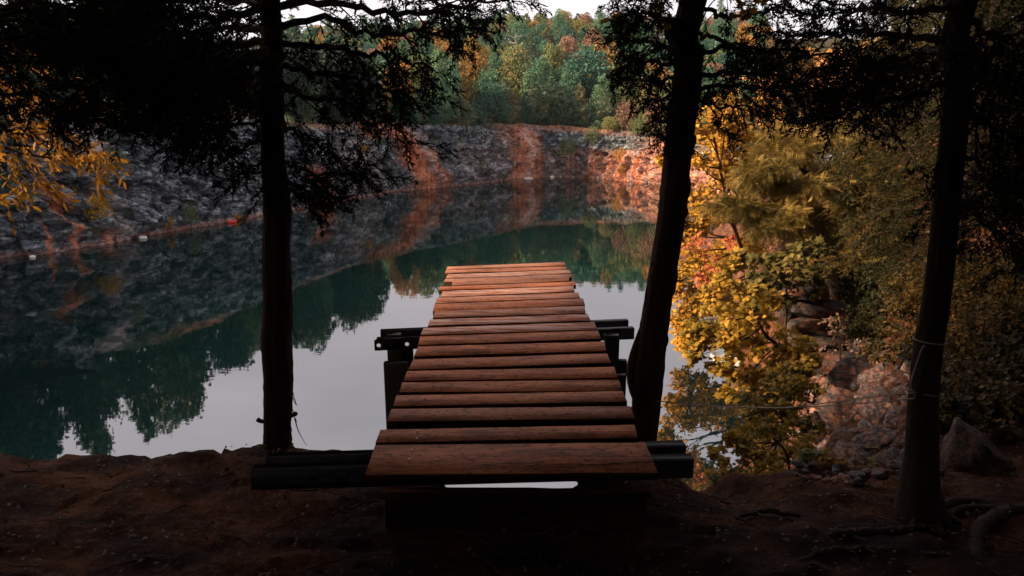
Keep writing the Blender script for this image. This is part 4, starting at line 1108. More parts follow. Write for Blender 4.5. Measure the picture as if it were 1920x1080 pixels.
LN_PX = [(1196, 900, 4.05), (1208, 800, 4.05), (1214, 700, 4.03), (1222, 640, 4.02), (1236, 560, 4.0), (1252, 460, 3.98), (1264, 380, 3.96), (1274, 280, 3.94), (1286, 180, 3.92), (1294, 90, 3.9), (1300, 0, 3.88)]
def lean_bark(mb, C, R, rng):
    f = lambda z: int(np.argmin(np.abs(C[:, 2] - z)))
    i = f(9.47); tube(mb, curve([C[i] + [-R[i] * .7, 0, -.05], C[i] + [-R[i] * 1.12, -.01, 0], C[i] + [-R[i] * .8, 0, .06]], 7), [.02, .034, .04, .042, .04, .034, .02], 9)   # knot
    i = f(7.55); i0 = f(7.3); i1 = f(7.85); tube(mb, curve([C[i0] + [-R[i0] * .7, 0, 0], C[i] + [-R[i] * 1.02, -.01, 0], C[i1] + [-R[i1] * .8, 0, 0]], 9), [.02, .035, .04, .04, .036, .03, .025, .02, .012], 8)
    for k in range(26):
        z = rng.uniform(7.0, 9.6); i = f(z); ang = rng.choice([rng.normal(0, .4), rng.normal(math.pi, .4), rng.uniform(-3, 0)])
        d = np.array([math.cos(ang), math.sin(ang), 0]); L = rng.uniform(.08, .3)
        p = C[i] + d * R[i] * .97; j = max(0, i - int(L / .07))
        tube(mb, curve([p, (p + C[j] + d * R[j]) / 2 + d * .004, C[j] + d * R[j] * .98], 5), [.002, .008, .009, .006, .002], 5)
rads_n = np.array([.086, .086, .100, .090, .081, .077, .078, .077, .075, .072, .070, .062, .05])
ln, NC = near_conifer('cedar_tree', 'dark bare-boled cedar leaning right over the right edge of the dock', LN_PX, rads_n, lean_limbs, 102,
    top=[(1.5, 3.8, 12.0), (1.8, 3.75, 15.5)], n_up=34, up_len=3.4, bark='bark_warm', extra=lean_bark)

right_limbs = [
 [(1800, 60, 2.75), (1700, 66, 2.9), (1600, 60, 3.0), (1500, 70, 3.1), (1430, 60, 3.2), D_(r0=.018, twigs=22, ss=.13, tl=.30, per=5)],
 [(1800, 110, 2.75), (1720, 130, 3.0), (1640, 140, 3.3), (1560, 160, 3.5), D_(r0=.016, twigs=34, ss=.15, tl=.40, per=7)],
 [(1796, 150, 2.75), (1720, 176, 2.7), (1650, 190, 2.65), (1600, 200, 2.6), (1560, 200, 2.6), D_(r0=.016, twigs=24, ss=.12, tl=.26, per=6)],
 [(1800, 40, 2.75), (1720, 20, 2.6), (1640, 10, 2.5), (1560, 20, 2.45), D_(r0=.016, twigs=18, ss=.12, tl=.30, per=5)],
 [(1805, 40, 2.75), (1850, 60, 2.7), (1900, 80, 2.65), (1960, 90, 2.6), D_(r0=.016, twigs=30, ss=.14, tl=.40, per=7)],
 [(1803, 120, 2.75), (1850, 150, 2.9), (1900, 170, 3.0), (1960, 180, 3.1), D_(r0=.016, twigs=30, ss=.15, tl=.40, per=7)],
 [(1800, 200, 2.75), (1850, 230, 2.7), (1890, 260, 2.65), (1950, 280, 2.6), D_(r0=.016, twigs=30, ss=.14, tl=.40, per=7)],
 [(1795, 280, 2.75), (1840, 310, 3.0), (1880, 350, 3.2), (1930, 380, 3.3), D_(r0=.014, twigs=30, ss=.15, tl=.40, per=7)],
 [(1790, 370, 2.75), (1830, 400, 3.2), (1870, 440, 3.5), (1920, 470, 3.8), D_(r0=.014, twigs=30, ss=.16, tl=.40, per=7)],
 [(1800, 0, 2.75), (1700, -20, 3.1), (1600, -10, 3.4), (1500, 0, 3.6), D_(r0=.016, twigs=18, ss=.14, tl=.34, per=4)],
 [(1798, 90, 2.75), (1740, 96, 3.2), (1690, 110, 3.6), (1620, 120, 4.0), D_(r0=.016, twigs=34, ss=.17, tl=.46, per=7)],
]
RT_PX = [(1730, 985, 2.92), (1722, 920, 2.92), (1726, 850, 2.92), (1730, 750, 2.90), (1740, 650, 2.88), (1754, 560, 2.86), (1768, 450, 2.84), (1780, 330, 2.82), (1792, 200, 2.80), (1802, 80, 2.78), (1808, 0, 2.76)]
def right_bark(mb, C, R, rng):
    for (px, py, w_) in [(1800, 985, .03), (1680, 960, .02), (1840, 940, .026), (1770, 1010, .024), (1900, 965, .02), (1700, 1000, .016)]:
        e = onz(px, py, 7.18); e[2] = near_z(e[0], e[1])[0] - .005
        s = C[2] + (e - C[0]) * [.25, .25, 0]; m_ = (C[0] + e) / 2; m_[2] = near_z(m_[0], m_[1])[0] + .03
        tube(mb, curve([C[7] + (e - C[0]) * [.06, .06, 0], s, m_, e], 14), np.linspace(w_ * 1.7, w_ * .45, 14), 8, True, .08)
rads_r = np.array([.125, .088, .069, .060, .056, .053, .052, .050, .048, .046, .045, .04, .03])
rt, RC = near_conifer('cedar_tree', 'dark cedar with a flared rooted foot, tied with rope beside the rubble slope', RT_PX, rads_r, right_limbs, 103,
    top=[(2.0, 2.65, 12.0), (2.1, 2.6, 15.0)], n_up=34, up_len=3.4, extra=right_bark)

# conifer just outside the frame, whose limbs hang into the top left corner
corner = [
 [(-420, 60, 3.1), (-200, 40, 3.2), (-40, 30, 3.3), (100, 10, 3.4), (240, -10, 3.5), D_(twigs=34, ss=.18, tl=.55, per=8)],
 [(-420, 110, 3.1), (-200, 90, 3.0), (-40, 84, 2.9), (80, 60, 2.85), (190, 30, 2.8), D_(twigs=34, ss=.15, tl=.5, per=8)],
 [(-420, 150, 3.1), (-200, 160, 3.3), (-40, 170, 3.5), (60, 176, 3.6), (150, 190, 3.7), D_(twigs=36, ss=.17, tl=.36, per=7)],
 [(-420, 20, 3.1), (-200, 0, 4.0), (0, -10, 4.5), (150, 20, 4.8), (330, 30, 5.0), D_(twigs=34, ss=.2, tl=.5, per=6)],
 [(-420, 90, 3.1), (-200, 70, 4.0), (0, 60, 4.4), (150, 70, 4.7), (330, 100, 5.0), D_(twigs=34, ss=.2, tl=.5, per=6)],
 [(-420, 40, 3.1), (-150, 20, 2.8), (50, 0, 2.6), (200, -30, 2.5), (350, -20, 2.5), D_(twigs=34, ss=.15, tl=.5, per=8)]]
P_ = at(-430, 200, 3.1)
ct, _ = near_conifer('cedar_tree', 'dark cedar whose needled limbs hang into the upper left corner', [], [.12, .10, .07, .04], corner, 104,
    extra_pts=[(P_[0] - .1, 3.1, 7.1), (P_[0], 3.1, 9.0), (P_[0], 3.1, 12.0), (P_[0], 3.1, 15.0)], n_up=26, up_len=3.2)

# ---- dark woodland conifers that stand on the bank to the right, and unseen ones added round the viewpoint for shade
rng = np.random.default_rng(55)
wroot = thing('hemlock_tree', None, 'tree', (0, 0, 0)); wf = MB(); ww = MB(); H_ = 9.5
tmb, C, R = trunk_mesh([(0, 0, -.8), (.05, 0, 3), (0, .05, 6), (0, 0, H_)], [.13, .11, .07, .015], 40, 12, .04, rng)
ww = tmb
for k in range(64):
    z = 1.0 + (H_ - 1.3) * (k + rng.uniform(0, .8)) / 64; L = 2.3 * (1 - z / (H_ + .6)) ** .7 * rng.uniform(.7, 1.15) + .25; a_ = k * 2.399 + rng.uniform(-.3, .3)
    d = np.array([math.cos(a_), math.sin(a_), 0]); s = np.array([0, 0, z])
    limb_wood_and_spray(ww, wf, [s, s + d * L * .5 + [0, 0, .10 * L], s + d * L - [0, 0, .12 * L]], .022, rng, twigs=10, per=4, ss=.34, tl=.75 * min(1, L / 1.6), sprays=SPRAYS_THIN)
c_ = wf.build('crown', M['needle_mid'], wroot); ww.build('trunk', M['bark'], wroot, True)
c_.material_slots[0].link = 'OBJECT'; c_.material_slots[0].material = M['needle_mid']
first = True
spots = [  # x, y, scale, material, label
 (5.9, 8.9, .70, 'needle_mid', 'dusky green hemlock behind the rope-tied cedar, drooping over the rubble'),
 (7.4, 8.0, .85, 'needle', 'black-green hemlock at the right edge, above the fallen rock'),
 (5.3, 5.6, .62, 'needle', 'low dark hemlock just right of the rope-tied cedar'),
 (8.6, 11.5, .95, 'needle_mid', 'dusky hemlock deep in the right wood behind the feathery tree'),
 (10.5, 15, 1.0, 'needle_mid', 'tall shaded hemlock at the back of the right wood'),
 (6.9, 5.0, .8, 'needle', 'dark hemlock at the right margin of the picture'),
 (10.5, 9.5, 1.05, 'needle', 'dark hemlock furthest to the right in the wood'),
 (14, 20, 1.1, 'needle_mid', 'shaded hemlock beyond the yellow maple on the right bank'),
 (16, 26, 1.1, 'needle_mid', 'farther shaded hemlock beyond the yellow maple'),
 (9.4, 18.5, .8, 'needle_mid', 'short hemlock directly behind the yellow maple'),
 (18, 34, 1.1, 'needle_mid', 'farthest hemlock up the right bank'),
 (15, 37, .9, 'needle_mid', 'hemlock near the water far up the right bank'), (17.5, 44, 1.0, 'needle_mid', 'last hemlock before the bend of the right bank')]
shade_hemlocks = [(-5.5, -2.0, 1.0), (-2.2, -2.6, .95), (1.6, -2.8, 1.0), (4.6, -2.2, 1.0), (-4.4, .6, .9), (4.3, .4, .8), (-8.5, 1.5, 1.1), (8, -.5, 1.1), (-.4, -4.6, 1.2), (-6, -6, 1.2), (5, -6, 1.2), (-11, -2, 1.2), (11, 4, 1.1), (-3.4, -2.4, 1.0), (3.4, -2.3, 1.0)] + [(x + .6 * math.sin(3 * y), y + .5 * math.sin(5 * x), 1.2) for x in range(-14, 15, 3) for y in (-4.0, -6.5, -9.0)] + [(-5.8, 2.2, .9), (6.2, 1.6, .9), (0.2, -3.0, 1.0), (-1.3, -3.2, 1.1), (1.2, -3.3, 1.1), (-4.9, -.6, 1.0), (5.0, -.6, 1.0)]  # unseen trees added round the viewpoint to darken the foreground
for k, s in enumerate(spots + [(x, y, s, 'needle', None) for x, y, s in shade_hemlocks]):
    x, y, sc_, m, lab = s
    o = wroot if first else copy_tree(wroot); first = False
    o.location = (x, y, float(near_z(x, y)[0])); o.scale = (sc_ * 1.1, sc_ * 1.1, sc_); o.rotation_euler = (0, 0, float(rng.uniform(0, 6.28)))
    for ch in o.children:
        if ch.name.split('.')[0] == 'crown': ch.material_slots[0].link = 'OBJECT'; ch.material_slots[0].material = M[m]
    tag(o, lab or 'unseen dark hemlock added round the viewpoint to shade the foreground', 'tree', 'hemlocks of the right wood' if lab else 'unseen shade hemlocks round the viewpoint')

# ------------------------------------------------------------------ leafy trees and shrubs
def leafy(name, label, cat, stem, blobs, proto, size, per, mat, seed, sub=8, sq=.8, droop=.35, outw=.6, bark='bark', r0=.05, part='crown', clump=.42, stemr=None):
    """stems plus leaves gathered in clumps round each (px, py, distance, radius in pixels)"""
    rng = np.random.default_rng(seed)
    S = np.array([at(*p) if len(p) == 3 and not isinstance(p, np.ndarray) else p for p in stem]); root = thing(name, label, cat, S[0])
    SC_ = curve(S, 24); wood = MB(); fol = MB()
    tube(wood, SC_, np.linspace(r0, r0 * .3, 24), 8, True, .05)
    T = []; D = []
    for bx in blobs:
        px, py, d, rp = bx[:4]; n = int(per * (bx[4] if len(bx) > 4 else 1))
        c = at(px, py, d); r = rp / FPX * d * 1.03
        k = np.argmin(((SC_ - c) ** 2).sum(1) + np.arange(24)[::-1] * .0); k = max(0, k - 3)
        tube(wood, curve([SC_[k], (SC_[k] + c) / 2 + rng.normal(0, r * .15, 3) - [0, 0, r * .1], c], 9), np.linspace(r0 * .35, r0 * .08, 9), 5, False)
        sd_ = norm(rng.standard_normal((sub, 3))); sc = c + sd_ * r * rng.uniform(.35, .85, (sub, 1)) * [1, 1, sq]
        for q in sc: tube(wood, [c, (c + q) / 2 + rng.normal(0, r * .06, 3), q], [r0 * .07, r0 * .05, r0 * .03], 4, False)
        wh = rng.integers(0, sub, n); e = norm(rng.standard_normal((n, 3))); rr = r * clump * rng.uniform(.15, 1.1, n)[:, None]
        p = sc[wh] + e * rr * [1, 1, sq]
        o = norm(p - c)
        T.append(p); D.append(norm(o * outw + rng.standard_normal((n, 3)) * .55 + [0, 0, -droop]))
    T = np.vstack(T); D = np.vstack(D); n = len(T)
    up = norm(np.tile([-.25, -.25, 1.0], (n, 1)) + rng.standard_normal((n, 3)) * .35)
    scatter(fol, proto, T, frames(D, up), size * (.4 + .95 * rng.beta(2, 2.2, n)))
    wood.build('trunk' if cat == 'tree' else 'stem', M[bark], root, True); fol.build(part, M[mat], root)
    return root
g3 = lambda px, py, d: np.array([at(px, py, d)[0], at(px, py, d)[1], near_z(*at(px, py, d)[:2])[0] - .1])

MB_ = [(1318, 236, 42), (1352, 270, 44), (1300, 300, 44), (1345, 330, 48), (1288, 360, 42), (1312, 410, 48), (1274, 440, 34), (1355, 400, 46), (1290, 490, 46), (1335, 530, 48), (1290, 556, 44),
   (1318, 596, 46), (1292, 630, 36), (1375, 560, 46), (1368, 480, 46), (1258, 400, 14), (1252, 300, 16), (1395, 330, 50), (1425, 400, 50), (1410, 470, 48), (1344, 650, 40), (1276, 590, 32), (1400, 260, 50), (1440, 320, 50), (1400, 620, 44), (1440, 540, 50), (1360, 210, 46), (1410, 215, 50), (1450, 250, 50), (1380, 300, 46), (1256, 470, 18), (1262, 530, 20), (1370, 690, 36)]
_r = np.random.default_rng(8)
leafy('maple_tree', 'bright yellow maple overhanging the water right of the leaning trunk', 'tree', [np.array([12.6, 29.5, near_z(12.6, 29.5)[0] - .2]), at(1430, 520, 28.5), (1375, 420, 27.5), (1335, 240, 27)],
  [(x, y, 26.5 + _r.uniform(-1.5, 2.0) + (x - 1300) * .012, r) for x, y, r in MB_], WIDE, .20, 640, 'yellow', 201, r0=.13, sub=11)
leafy('red_vine', 'reddish vine leaves hanging in the middle of the yellow maple', 'vine', [np.array([11.5, 27.0, near_z(11.5, 27.0)[0]]), at(1345, 560, 24.6), (1300, 440, 24.2)], [(1300, 462, 24, 30), (1335, 492, 24, 24), (1318, 525, 24, 18), (1372, 452, 24, 16)], WIDE, .17, 100, 'red_leaf', 202, r0=.03, part='foliage')
leafy('feathery_tree', 'feathery olive-leaved tree in layered sprays on the right bank', 'tree', [g3(1600, 640, 12.5), (1570, 560, 12.4), (1540, 420, 12.2), (1500, 280, 12)],
  [(1470, 268, 12, 56), (1540, 250, 12.6, 60), (1420, 330, 11.6, 62), (1490, 350, 11.8, 60), (1560, 330, 12.2, 64), (1380, 392, 11.4, 50), (1450, 412, 11.4, 58), (1530, 420, 11.8, 60), (1610, 390, 12.6, 60), (1640, 300, 13.2, 60), (1600, 240, 13.2, 56), (1560, 480, 11.6, 58), (1620, 480, 12.2, 54), (1500, 490, 11.4, 40), (1690, 350, 13.6, 60), (1680, 450, 13, 56), (1590, 540, 12, 40)],
  FROND, .26, 420, 'feather', 203, sub=9, sq=.40, droop=.25, outw=.45, r0=.09)
leafy('grape_vine', 'broad-leaved vine draped below the feathery tree above the rust rocks', 'vine', [g3(1470, 640, 10.5), (1475, 560, 10.5), (1450, 500, 10.4)], [(1420, 500, 10.2, 34), (1455, 490, 10.3, 32), (1490, 478, 10.4, 32), (1520, 466, 10.5, 26), (1400, 540, 10.2, 28), (1440, 530, 10.2, 26), (1480, 520, 10.3, 30), (1515, 500, 10.5, 28), (1530, 540, 10.5, 26), (1470, 560, 10.2, 26)], LOBED, .12, 90, 'bigleaf', 204, r0=.03, part='foliage')
leafy('maple_shrub', 'yellow-green lobed-leaf shrub hanging over the water beside the rust outcrop', 'shrub', [g3(1480, 740, 8.8), (1470, 690, 8.7), (1430, 620, 8.6), (1400, 560, 8.6)],
  [(1400, 552, 8.6, 44), (1440, 560, 8.8, 38), (1380, 600, 8.4, 46), (1426, 606, 8.5, 46), (1330, 606, 8.4, 40), (1296, 632, 8.3, 34), (1350, 640, 8.3, 40), (1410, 655, 8.4, 44), (1460, 640, 8.7, 34), (1462, 690, 8.5, 40), (1400, 706, 8.4, 30), (1440, 735, 8.3, 36), (1500, 690, 8.8, 28), (1522, 676, 9, 18), (1390, 480, 9, 20, .6), (1300, 672, 8.2, 22, .6), (1470, 765, 8.2, 26, .8), (1360, 690, 8.2, 36), (1340, 560, 8.6, 40), (1370, 520, 8.8, 40), (1480, 720, 8.6, 36), (1430, 770, 8.0, 30), (1380, 740, 8.1, 30), (1500, 650, 8.9, 30)], LOBED, .085, 190, 'yellow_near', 205, r0=.035, part='foliage')
leafy('maple_shrub', 'darker yellow-green shrub filling the hollow left of the large grey boulder', 'shrub', [np.array([3.0, 8.0, near_z(3.0, 8.0)[0] - .1]), at(1470, 800, 7.2), at(1480, 720, 7.2)],
  [(1470, 700, 7.4, 40), (1508, 735, 7.4, 34), (1490, 785, 7.1, 38), (1440, 800, 6.9, 40), (1400, 780, 6.8, 34), (1525, 800, 6.9, 28), (1470, 845, 6.5, 40), (1515, 850, 6.5, 30), (1420, 740, 7.2, 40), (1390, 830, 6.4, 34), (1440, 890, 6.0, 40), (1500, 690, 7.6, 30)], LOBED, .065, 170, 'yellow_dim', 215, r0=.03, part='foliage')
leafy('low_shrub', 'low yellow-leaved shrub at the edge of the bank under the rope', 'shrub', [g3(1500, 930, 5.3), (1480, 880, 5.2), (1450, 820, 5.2)],
  [(1392, 836, 5.1, 34), (1436, 806, 5.2, 46), (1410, 862, 5.0, 40), (1486, 820, 5.3, 48), (1530, 846, 5.4, 40), (1470, 872, 5.1, 48), (1520, 890, 5.2, 36), (1440, 905, 5.0, 28), (1462, 772, 5.4, 34), (1552, 870, 5.4, 24), (1374, 826, 5.1, 16), (1500, 920, 5.0, 24), (1370, 880, 4.8, 30), (1400, 905, 4.7, 34), (1350, 850, 4.9, 22), (1545, 905, 5.1, 30), (1580, 880, 5.4, 24), (1430, 760, 5.5, 26), (1340, 900, 4.5, 24, .8)], LOBED, .044, 170, 'yellow_near', 206, r0=.02, part='foliage')
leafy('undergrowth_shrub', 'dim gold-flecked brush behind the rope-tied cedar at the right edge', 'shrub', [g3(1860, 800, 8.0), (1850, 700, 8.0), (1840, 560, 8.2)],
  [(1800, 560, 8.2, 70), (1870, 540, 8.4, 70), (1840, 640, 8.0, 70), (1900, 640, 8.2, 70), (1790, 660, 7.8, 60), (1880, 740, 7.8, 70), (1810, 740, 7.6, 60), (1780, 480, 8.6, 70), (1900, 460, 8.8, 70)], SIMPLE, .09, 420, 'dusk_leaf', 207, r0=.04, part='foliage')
HITS = None
def hit(px, py):
    d = np.arange(2.3, 40, .04); r = ray(px, py); Pp = EYE + r * (d / r[1])[:, None]
    zz = near_z(Pp[:, 0], Pp[:, 1]); k = np.argmax(Pp[:, 2] < zz + .03); return Pp[k], d[k]
def brush(px, py, wpx, label, mat, seed, n=6, leaf=.055, proto=SIMPLE, per=260):
    """a low bush standing where the sight line meets the slope"""
    rng = np.random.default_rng(seed); c, d = hit(px, py); wpx *= 1.3; r = wpx / 2 / FPX * d
    bl = []
    for k in range(n):
        q = c + [rng.uniform(-.8, .8) * r, rng.uniform(-.3, .5) * r, rng.uniform(.25, 1.15) * r]; x_, y_ = topx(q); bl.append((x_, y_, q[1], wpx * .28))
    leafy('brush_shrub', label, 'shrub', [c - [0, 0, .1], c + [0, 0, .3 * r], c + [.02, 0, .9 * r]], bl, proto, leaf, per, mat, seed, r0=.012, part='foliage', sub=7)
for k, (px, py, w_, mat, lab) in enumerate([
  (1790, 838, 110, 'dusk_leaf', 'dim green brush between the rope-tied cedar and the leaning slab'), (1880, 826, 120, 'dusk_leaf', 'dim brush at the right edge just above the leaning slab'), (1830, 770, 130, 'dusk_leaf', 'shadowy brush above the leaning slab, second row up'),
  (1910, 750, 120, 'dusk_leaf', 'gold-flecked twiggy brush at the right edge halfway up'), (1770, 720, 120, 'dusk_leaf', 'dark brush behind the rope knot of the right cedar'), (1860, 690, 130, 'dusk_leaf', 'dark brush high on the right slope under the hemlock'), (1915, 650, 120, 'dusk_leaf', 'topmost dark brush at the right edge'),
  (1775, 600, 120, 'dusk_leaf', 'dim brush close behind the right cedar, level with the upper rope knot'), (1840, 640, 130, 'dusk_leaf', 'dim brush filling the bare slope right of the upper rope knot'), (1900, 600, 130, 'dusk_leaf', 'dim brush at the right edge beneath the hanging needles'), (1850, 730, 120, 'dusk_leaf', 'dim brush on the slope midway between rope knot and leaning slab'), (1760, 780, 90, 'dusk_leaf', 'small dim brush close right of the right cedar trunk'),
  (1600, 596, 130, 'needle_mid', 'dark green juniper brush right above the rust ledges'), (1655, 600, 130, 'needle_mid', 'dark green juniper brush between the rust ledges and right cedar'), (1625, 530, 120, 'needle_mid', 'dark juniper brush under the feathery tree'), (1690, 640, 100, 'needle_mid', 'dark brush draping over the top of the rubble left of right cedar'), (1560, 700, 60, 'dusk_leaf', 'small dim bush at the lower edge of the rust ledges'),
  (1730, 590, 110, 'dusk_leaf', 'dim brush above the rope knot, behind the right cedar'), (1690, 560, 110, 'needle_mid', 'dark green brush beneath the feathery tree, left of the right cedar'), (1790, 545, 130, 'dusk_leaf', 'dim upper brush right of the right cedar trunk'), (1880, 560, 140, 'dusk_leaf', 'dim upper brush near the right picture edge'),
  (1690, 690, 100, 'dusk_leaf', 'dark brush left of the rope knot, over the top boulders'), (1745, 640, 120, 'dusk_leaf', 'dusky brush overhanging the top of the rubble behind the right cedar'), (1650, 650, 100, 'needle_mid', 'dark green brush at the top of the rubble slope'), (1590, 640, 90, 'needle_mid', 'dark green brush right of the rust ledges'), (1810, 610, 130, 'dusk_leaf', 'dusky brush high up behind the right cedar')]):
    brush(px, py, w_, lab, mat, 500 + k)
leafy('russet_shrub', 'small russet shrub on the slope above the grey boulders', 'shrub', [g3(1580, 690, 9.4), (1575, 650, 9.4), (1570, 620, 9.4)], [(1560, 640, 9.4, 34), (1590, 660, 9.5, 30), (1570, 610, 9.6, 26)], SIMPLE, .07, 110, 'far_rust', 209, r0=.015, part='foliage')

# amber-leaved branch reaching in from the left
def amber():
    rng = np.random.default_rng(301)
    base = np.array([-5.6, 4.4, float(near_z(-5.6, 4.4)[0]) - .1])
    root = thing('hickory_tree', 'amber-leaved branch of a tree reaching in at the left edge, leaflets drooping', 'tree', base)
    trunk = [base, base + [.1, .1, 1.5], base + [.2, .2, 3.2], base + [.2, .3, 6]]
    mb, C, R = trunk_mesh(trunk, [.14, .12, .10, .06], 40, 14, .05, rng); mb.build('trunk', M['bark'], root, True)
    br = [[C[14], at(-200, 280, 5.0), at(-60, 258, 5.2), at(20, 280, 5.3), at(80, 294, 5.3), at(130, 292, 5.35), at(205, 262, 5.4)],
          [at(-60, 258, 5.2), at(-10, 245, 5.0), at(40, 238, 5.0), at(80, 225, 5.0)], [at(20, 280, 5.3), at(45, 310, 5.2), at(60, 335, 5.15), at(70, 345, 5.1)],
          [at(130, 292, 5.35), at(160, 284, 5.4), at(195, 292, 5.4), at(200, 310, 5.4)], [C[16], at(-150, 350, 5.2), at(-60, 362, 5.2), at(10, 372, 5.2)],
          [C[20], at(-160, 180, 5.4), at(-30, 130, 5.5), at(60, 120, 5.6), at(130, 150, 5.7), at(165, 190, 5.7)], [at(-30, 130, 5.5), at(20, 90, 5.6), at(70, 70, 5.7), at(110, 60, 5.7)], [at(-30, 130, 5.5), at(20, 165, 5.5), at(70, 180, 5.5)],
          [at(80, 294, 5.3), at(105, 270, 5.4), at(120, 250, 5.5)]]
    T = []; D = []; fol = MB()
    for k, b_ in enumerate(br):
        wood = MB(); Q = curve(b_, 24); tube(wood, Q, np.linspace(.022 if k in (0, 4, 5) else .009, .003, 24), 6); wood.build('limb', M['bark'], root, True)
        for i in range(6 if k in (0, 4, 5) else 1, 24):
            if Q[i][0] / Q[i][1] < -.95: continue
            for s in (-1, 1):
                if rng.uniform() < .5: continue
                tg = norm(Q[min(23, i + 1)] - Q[i - 1]); sd_ = norm(np.cross(tg, [0, 0, 1])) * s
                L = rng.uniform(.14, .26); e = Q[i] + norm(tg * .6 + sd_ * .8 + rng.normal(0, .3, 3)) * L + [0, 0, -.05]
                tw = MB()
                for q in range(6):
                    u = .25 + .75 * q / 5; p = Q[i] + (e - Q[i]) * u + [0, 0, -.03 * u * u]
                    T.append(p); D.append(norm(norm(e - Q[i]) * .8 + np.array([.2, 0, -.45]) + rng.standard_normal(3) * .5))
    T = np.array(T); D = np.array(D); n = len(T)
    scatter(fol, LONG, T, frames(D, norm(rng.standard_normal((n, 3)) + [-.4, -.6, .8])), .068 * rng.uniform(.6, 1.3, n))
    fol.build('foliage', M['amber'], root)
amber()
# a few broad yellow vine leaves against the sky by the leaning trunk
leafy('climbing_vine', 'few broad backlit yellow leaves in the needles left of the leaning trunk', 'vine', [NC[62], (1240, 30, 3.75), (1140, 38, 3.6)], [(1140, 40, 3.55, 12, .12), (1166, 26, 3.55, 12, .12), (1190, 44, 3.6, 22, .3), (1225, 30, 3.6, 24, .3), (1236, 8, 3.6, 20, .25), (1246, 48, 3.65, 14, .15)], LOBED, .068, 24, 'yellow', 210, sub=3, r0=.006, part='foliage')
leafy('climbing_vine', 'few broad yellow leaves at the top edge right of the leaning trunk', 'vine', [NC[66], (1340, 0, 3.7), (1420, 5, 3.7)], [(1400, 10, 3.7, 22, .5), (1430, 2, 3.7, 20, .5), (1370, 22, 3.8, 14, .3)], LOBED, .05, 24, 'yellow', 211, sub=3, r0=.005, part='foliage')

# ------------------------------------------------------------------ weeds on the bank edge
def weed(px, py, d, h, n, label, seed, size=.05, proto=SIMPLE):
    rng = np.random.default_rng(seed); p = g3(px, py, d); p[2] += .1
    root = thing('weed', label, 'plant', p, 'weeds on the edge of the bank'); st = MB(); fo = MB(); T = []; D = []
    for k in range(n):
        e = p + [rng.normal(0, h * .35), rng.normal(0, h * .2), h * rng.uniform(.7, 1.1)]; Q = curve([p, (p + e) / 2 + [0, 0, h * .1], e], 8); tube(st, Q, np.linspace(.003, .001, 8), 4, False)
        for i in range(2, 8):
            for s in (-1, 1):
                T.append(Q[i]); D.append(norm([s * rng.uniform(.4, 1), rng.normal(0, .5), rng.uniform(-.2, .6)]))
    T = np.array(T); D = np.array(D); scatter(fo, proto, T, frames(D), size * rng.uniform(.6, 1.3, len(T)))
    st.build('stem', M['weed'], root); fo.build('foliage', M['weed'], root)
weed(1352, 905, 3.9, .22, 3, 'tall pale weed stem at the bank edge right of the dock beams', 401, .035)
weed(1340, 915, 3.6, .08, 3, 'tiny weed tuft by the end of the near steel beam', 402, .03)
weed(1500, 950, 3.7, .10, 5, 'broad-leaved weed on the edge under the low yellow shrub', 403, .05)
weed(1560, 930, 4.1, .10, 3, 'thin weed left of the boulders on the bank edge', 404, .035)
weed(1640, 880, 4.6, .20, 4, 'leafy weed between the boulders and the rope-tied cedar', 405, .04)
weed(1605, 900, 4.4, .16, 4, 'yellowish weed at the foot of the rubble slope', 406, .04)

# ------------------------------------------------------------------ rubble: boulders, small stones, roots, litter
def rock_proto(seed, n=3):
    import bmesh
    bm = bmesh.new(); bmesh.ops.create_icosphere(bm, subdivisions=4, radius=1.0)
    r = np.random.default_rng(seed); pl = norm(r.standard_normal((11, 3))); pd = r.uniform(.55, .9, 11)
    V = np.array([v.co[:] for v in bm.verts]); F = np.array([[v.index for v in f.verts] for f in bm.faces]); bm.free()
    for a_, d in zip(pl, pd):
        q = V @ a_; V = V - np.maximum(q - d, 0)[:, None] * a_
    V = V * r.uniform([.8, .7, .6], [1.2, 1.0, .9])
    V = V + norm(V) * (vnoise(V + seed * 9, .6, 4) * .10 + vnoise(V + seed * 5, .16, 3) * .03)[:, None]
    return V, F
RP = [rock_proto(s) for s in (1, 2, 3, 4, 5)]
rock_mesh = []
for V, F in RP:
    mb = MB(); mb.add(V, F); o = mb.build('boulder', M['boulder']); rock_mesh.append(o.data); bpy.data.objects.remove(o)
def boulder(px, py, d, wpx, label, group='boulders of the rubble slope', k=None, rot=None, flat=.8, mat=None, sink=.25):
    c, d = hit(px, py + wpx * .12); r = wpx / 2 / FPX * d * 1.75
    o = bpy.data.objects.new('boulder', rock_mesh[RNG.integers(0, 5) if k is None else k]); COL.objects.link(o)
    z = near_z(c[0], c[1])[0]
    o.location = (c[0], c[1], float(z + r * flat * .42)); o.scale = (r, r, r * flat); o.rotation_euler = rot or tuple(RNG.uniform(-.5, .5, 2)) + (float(RNG.uniform(0, 6.28)),)
    return tag(o, label, 'boulder', group)
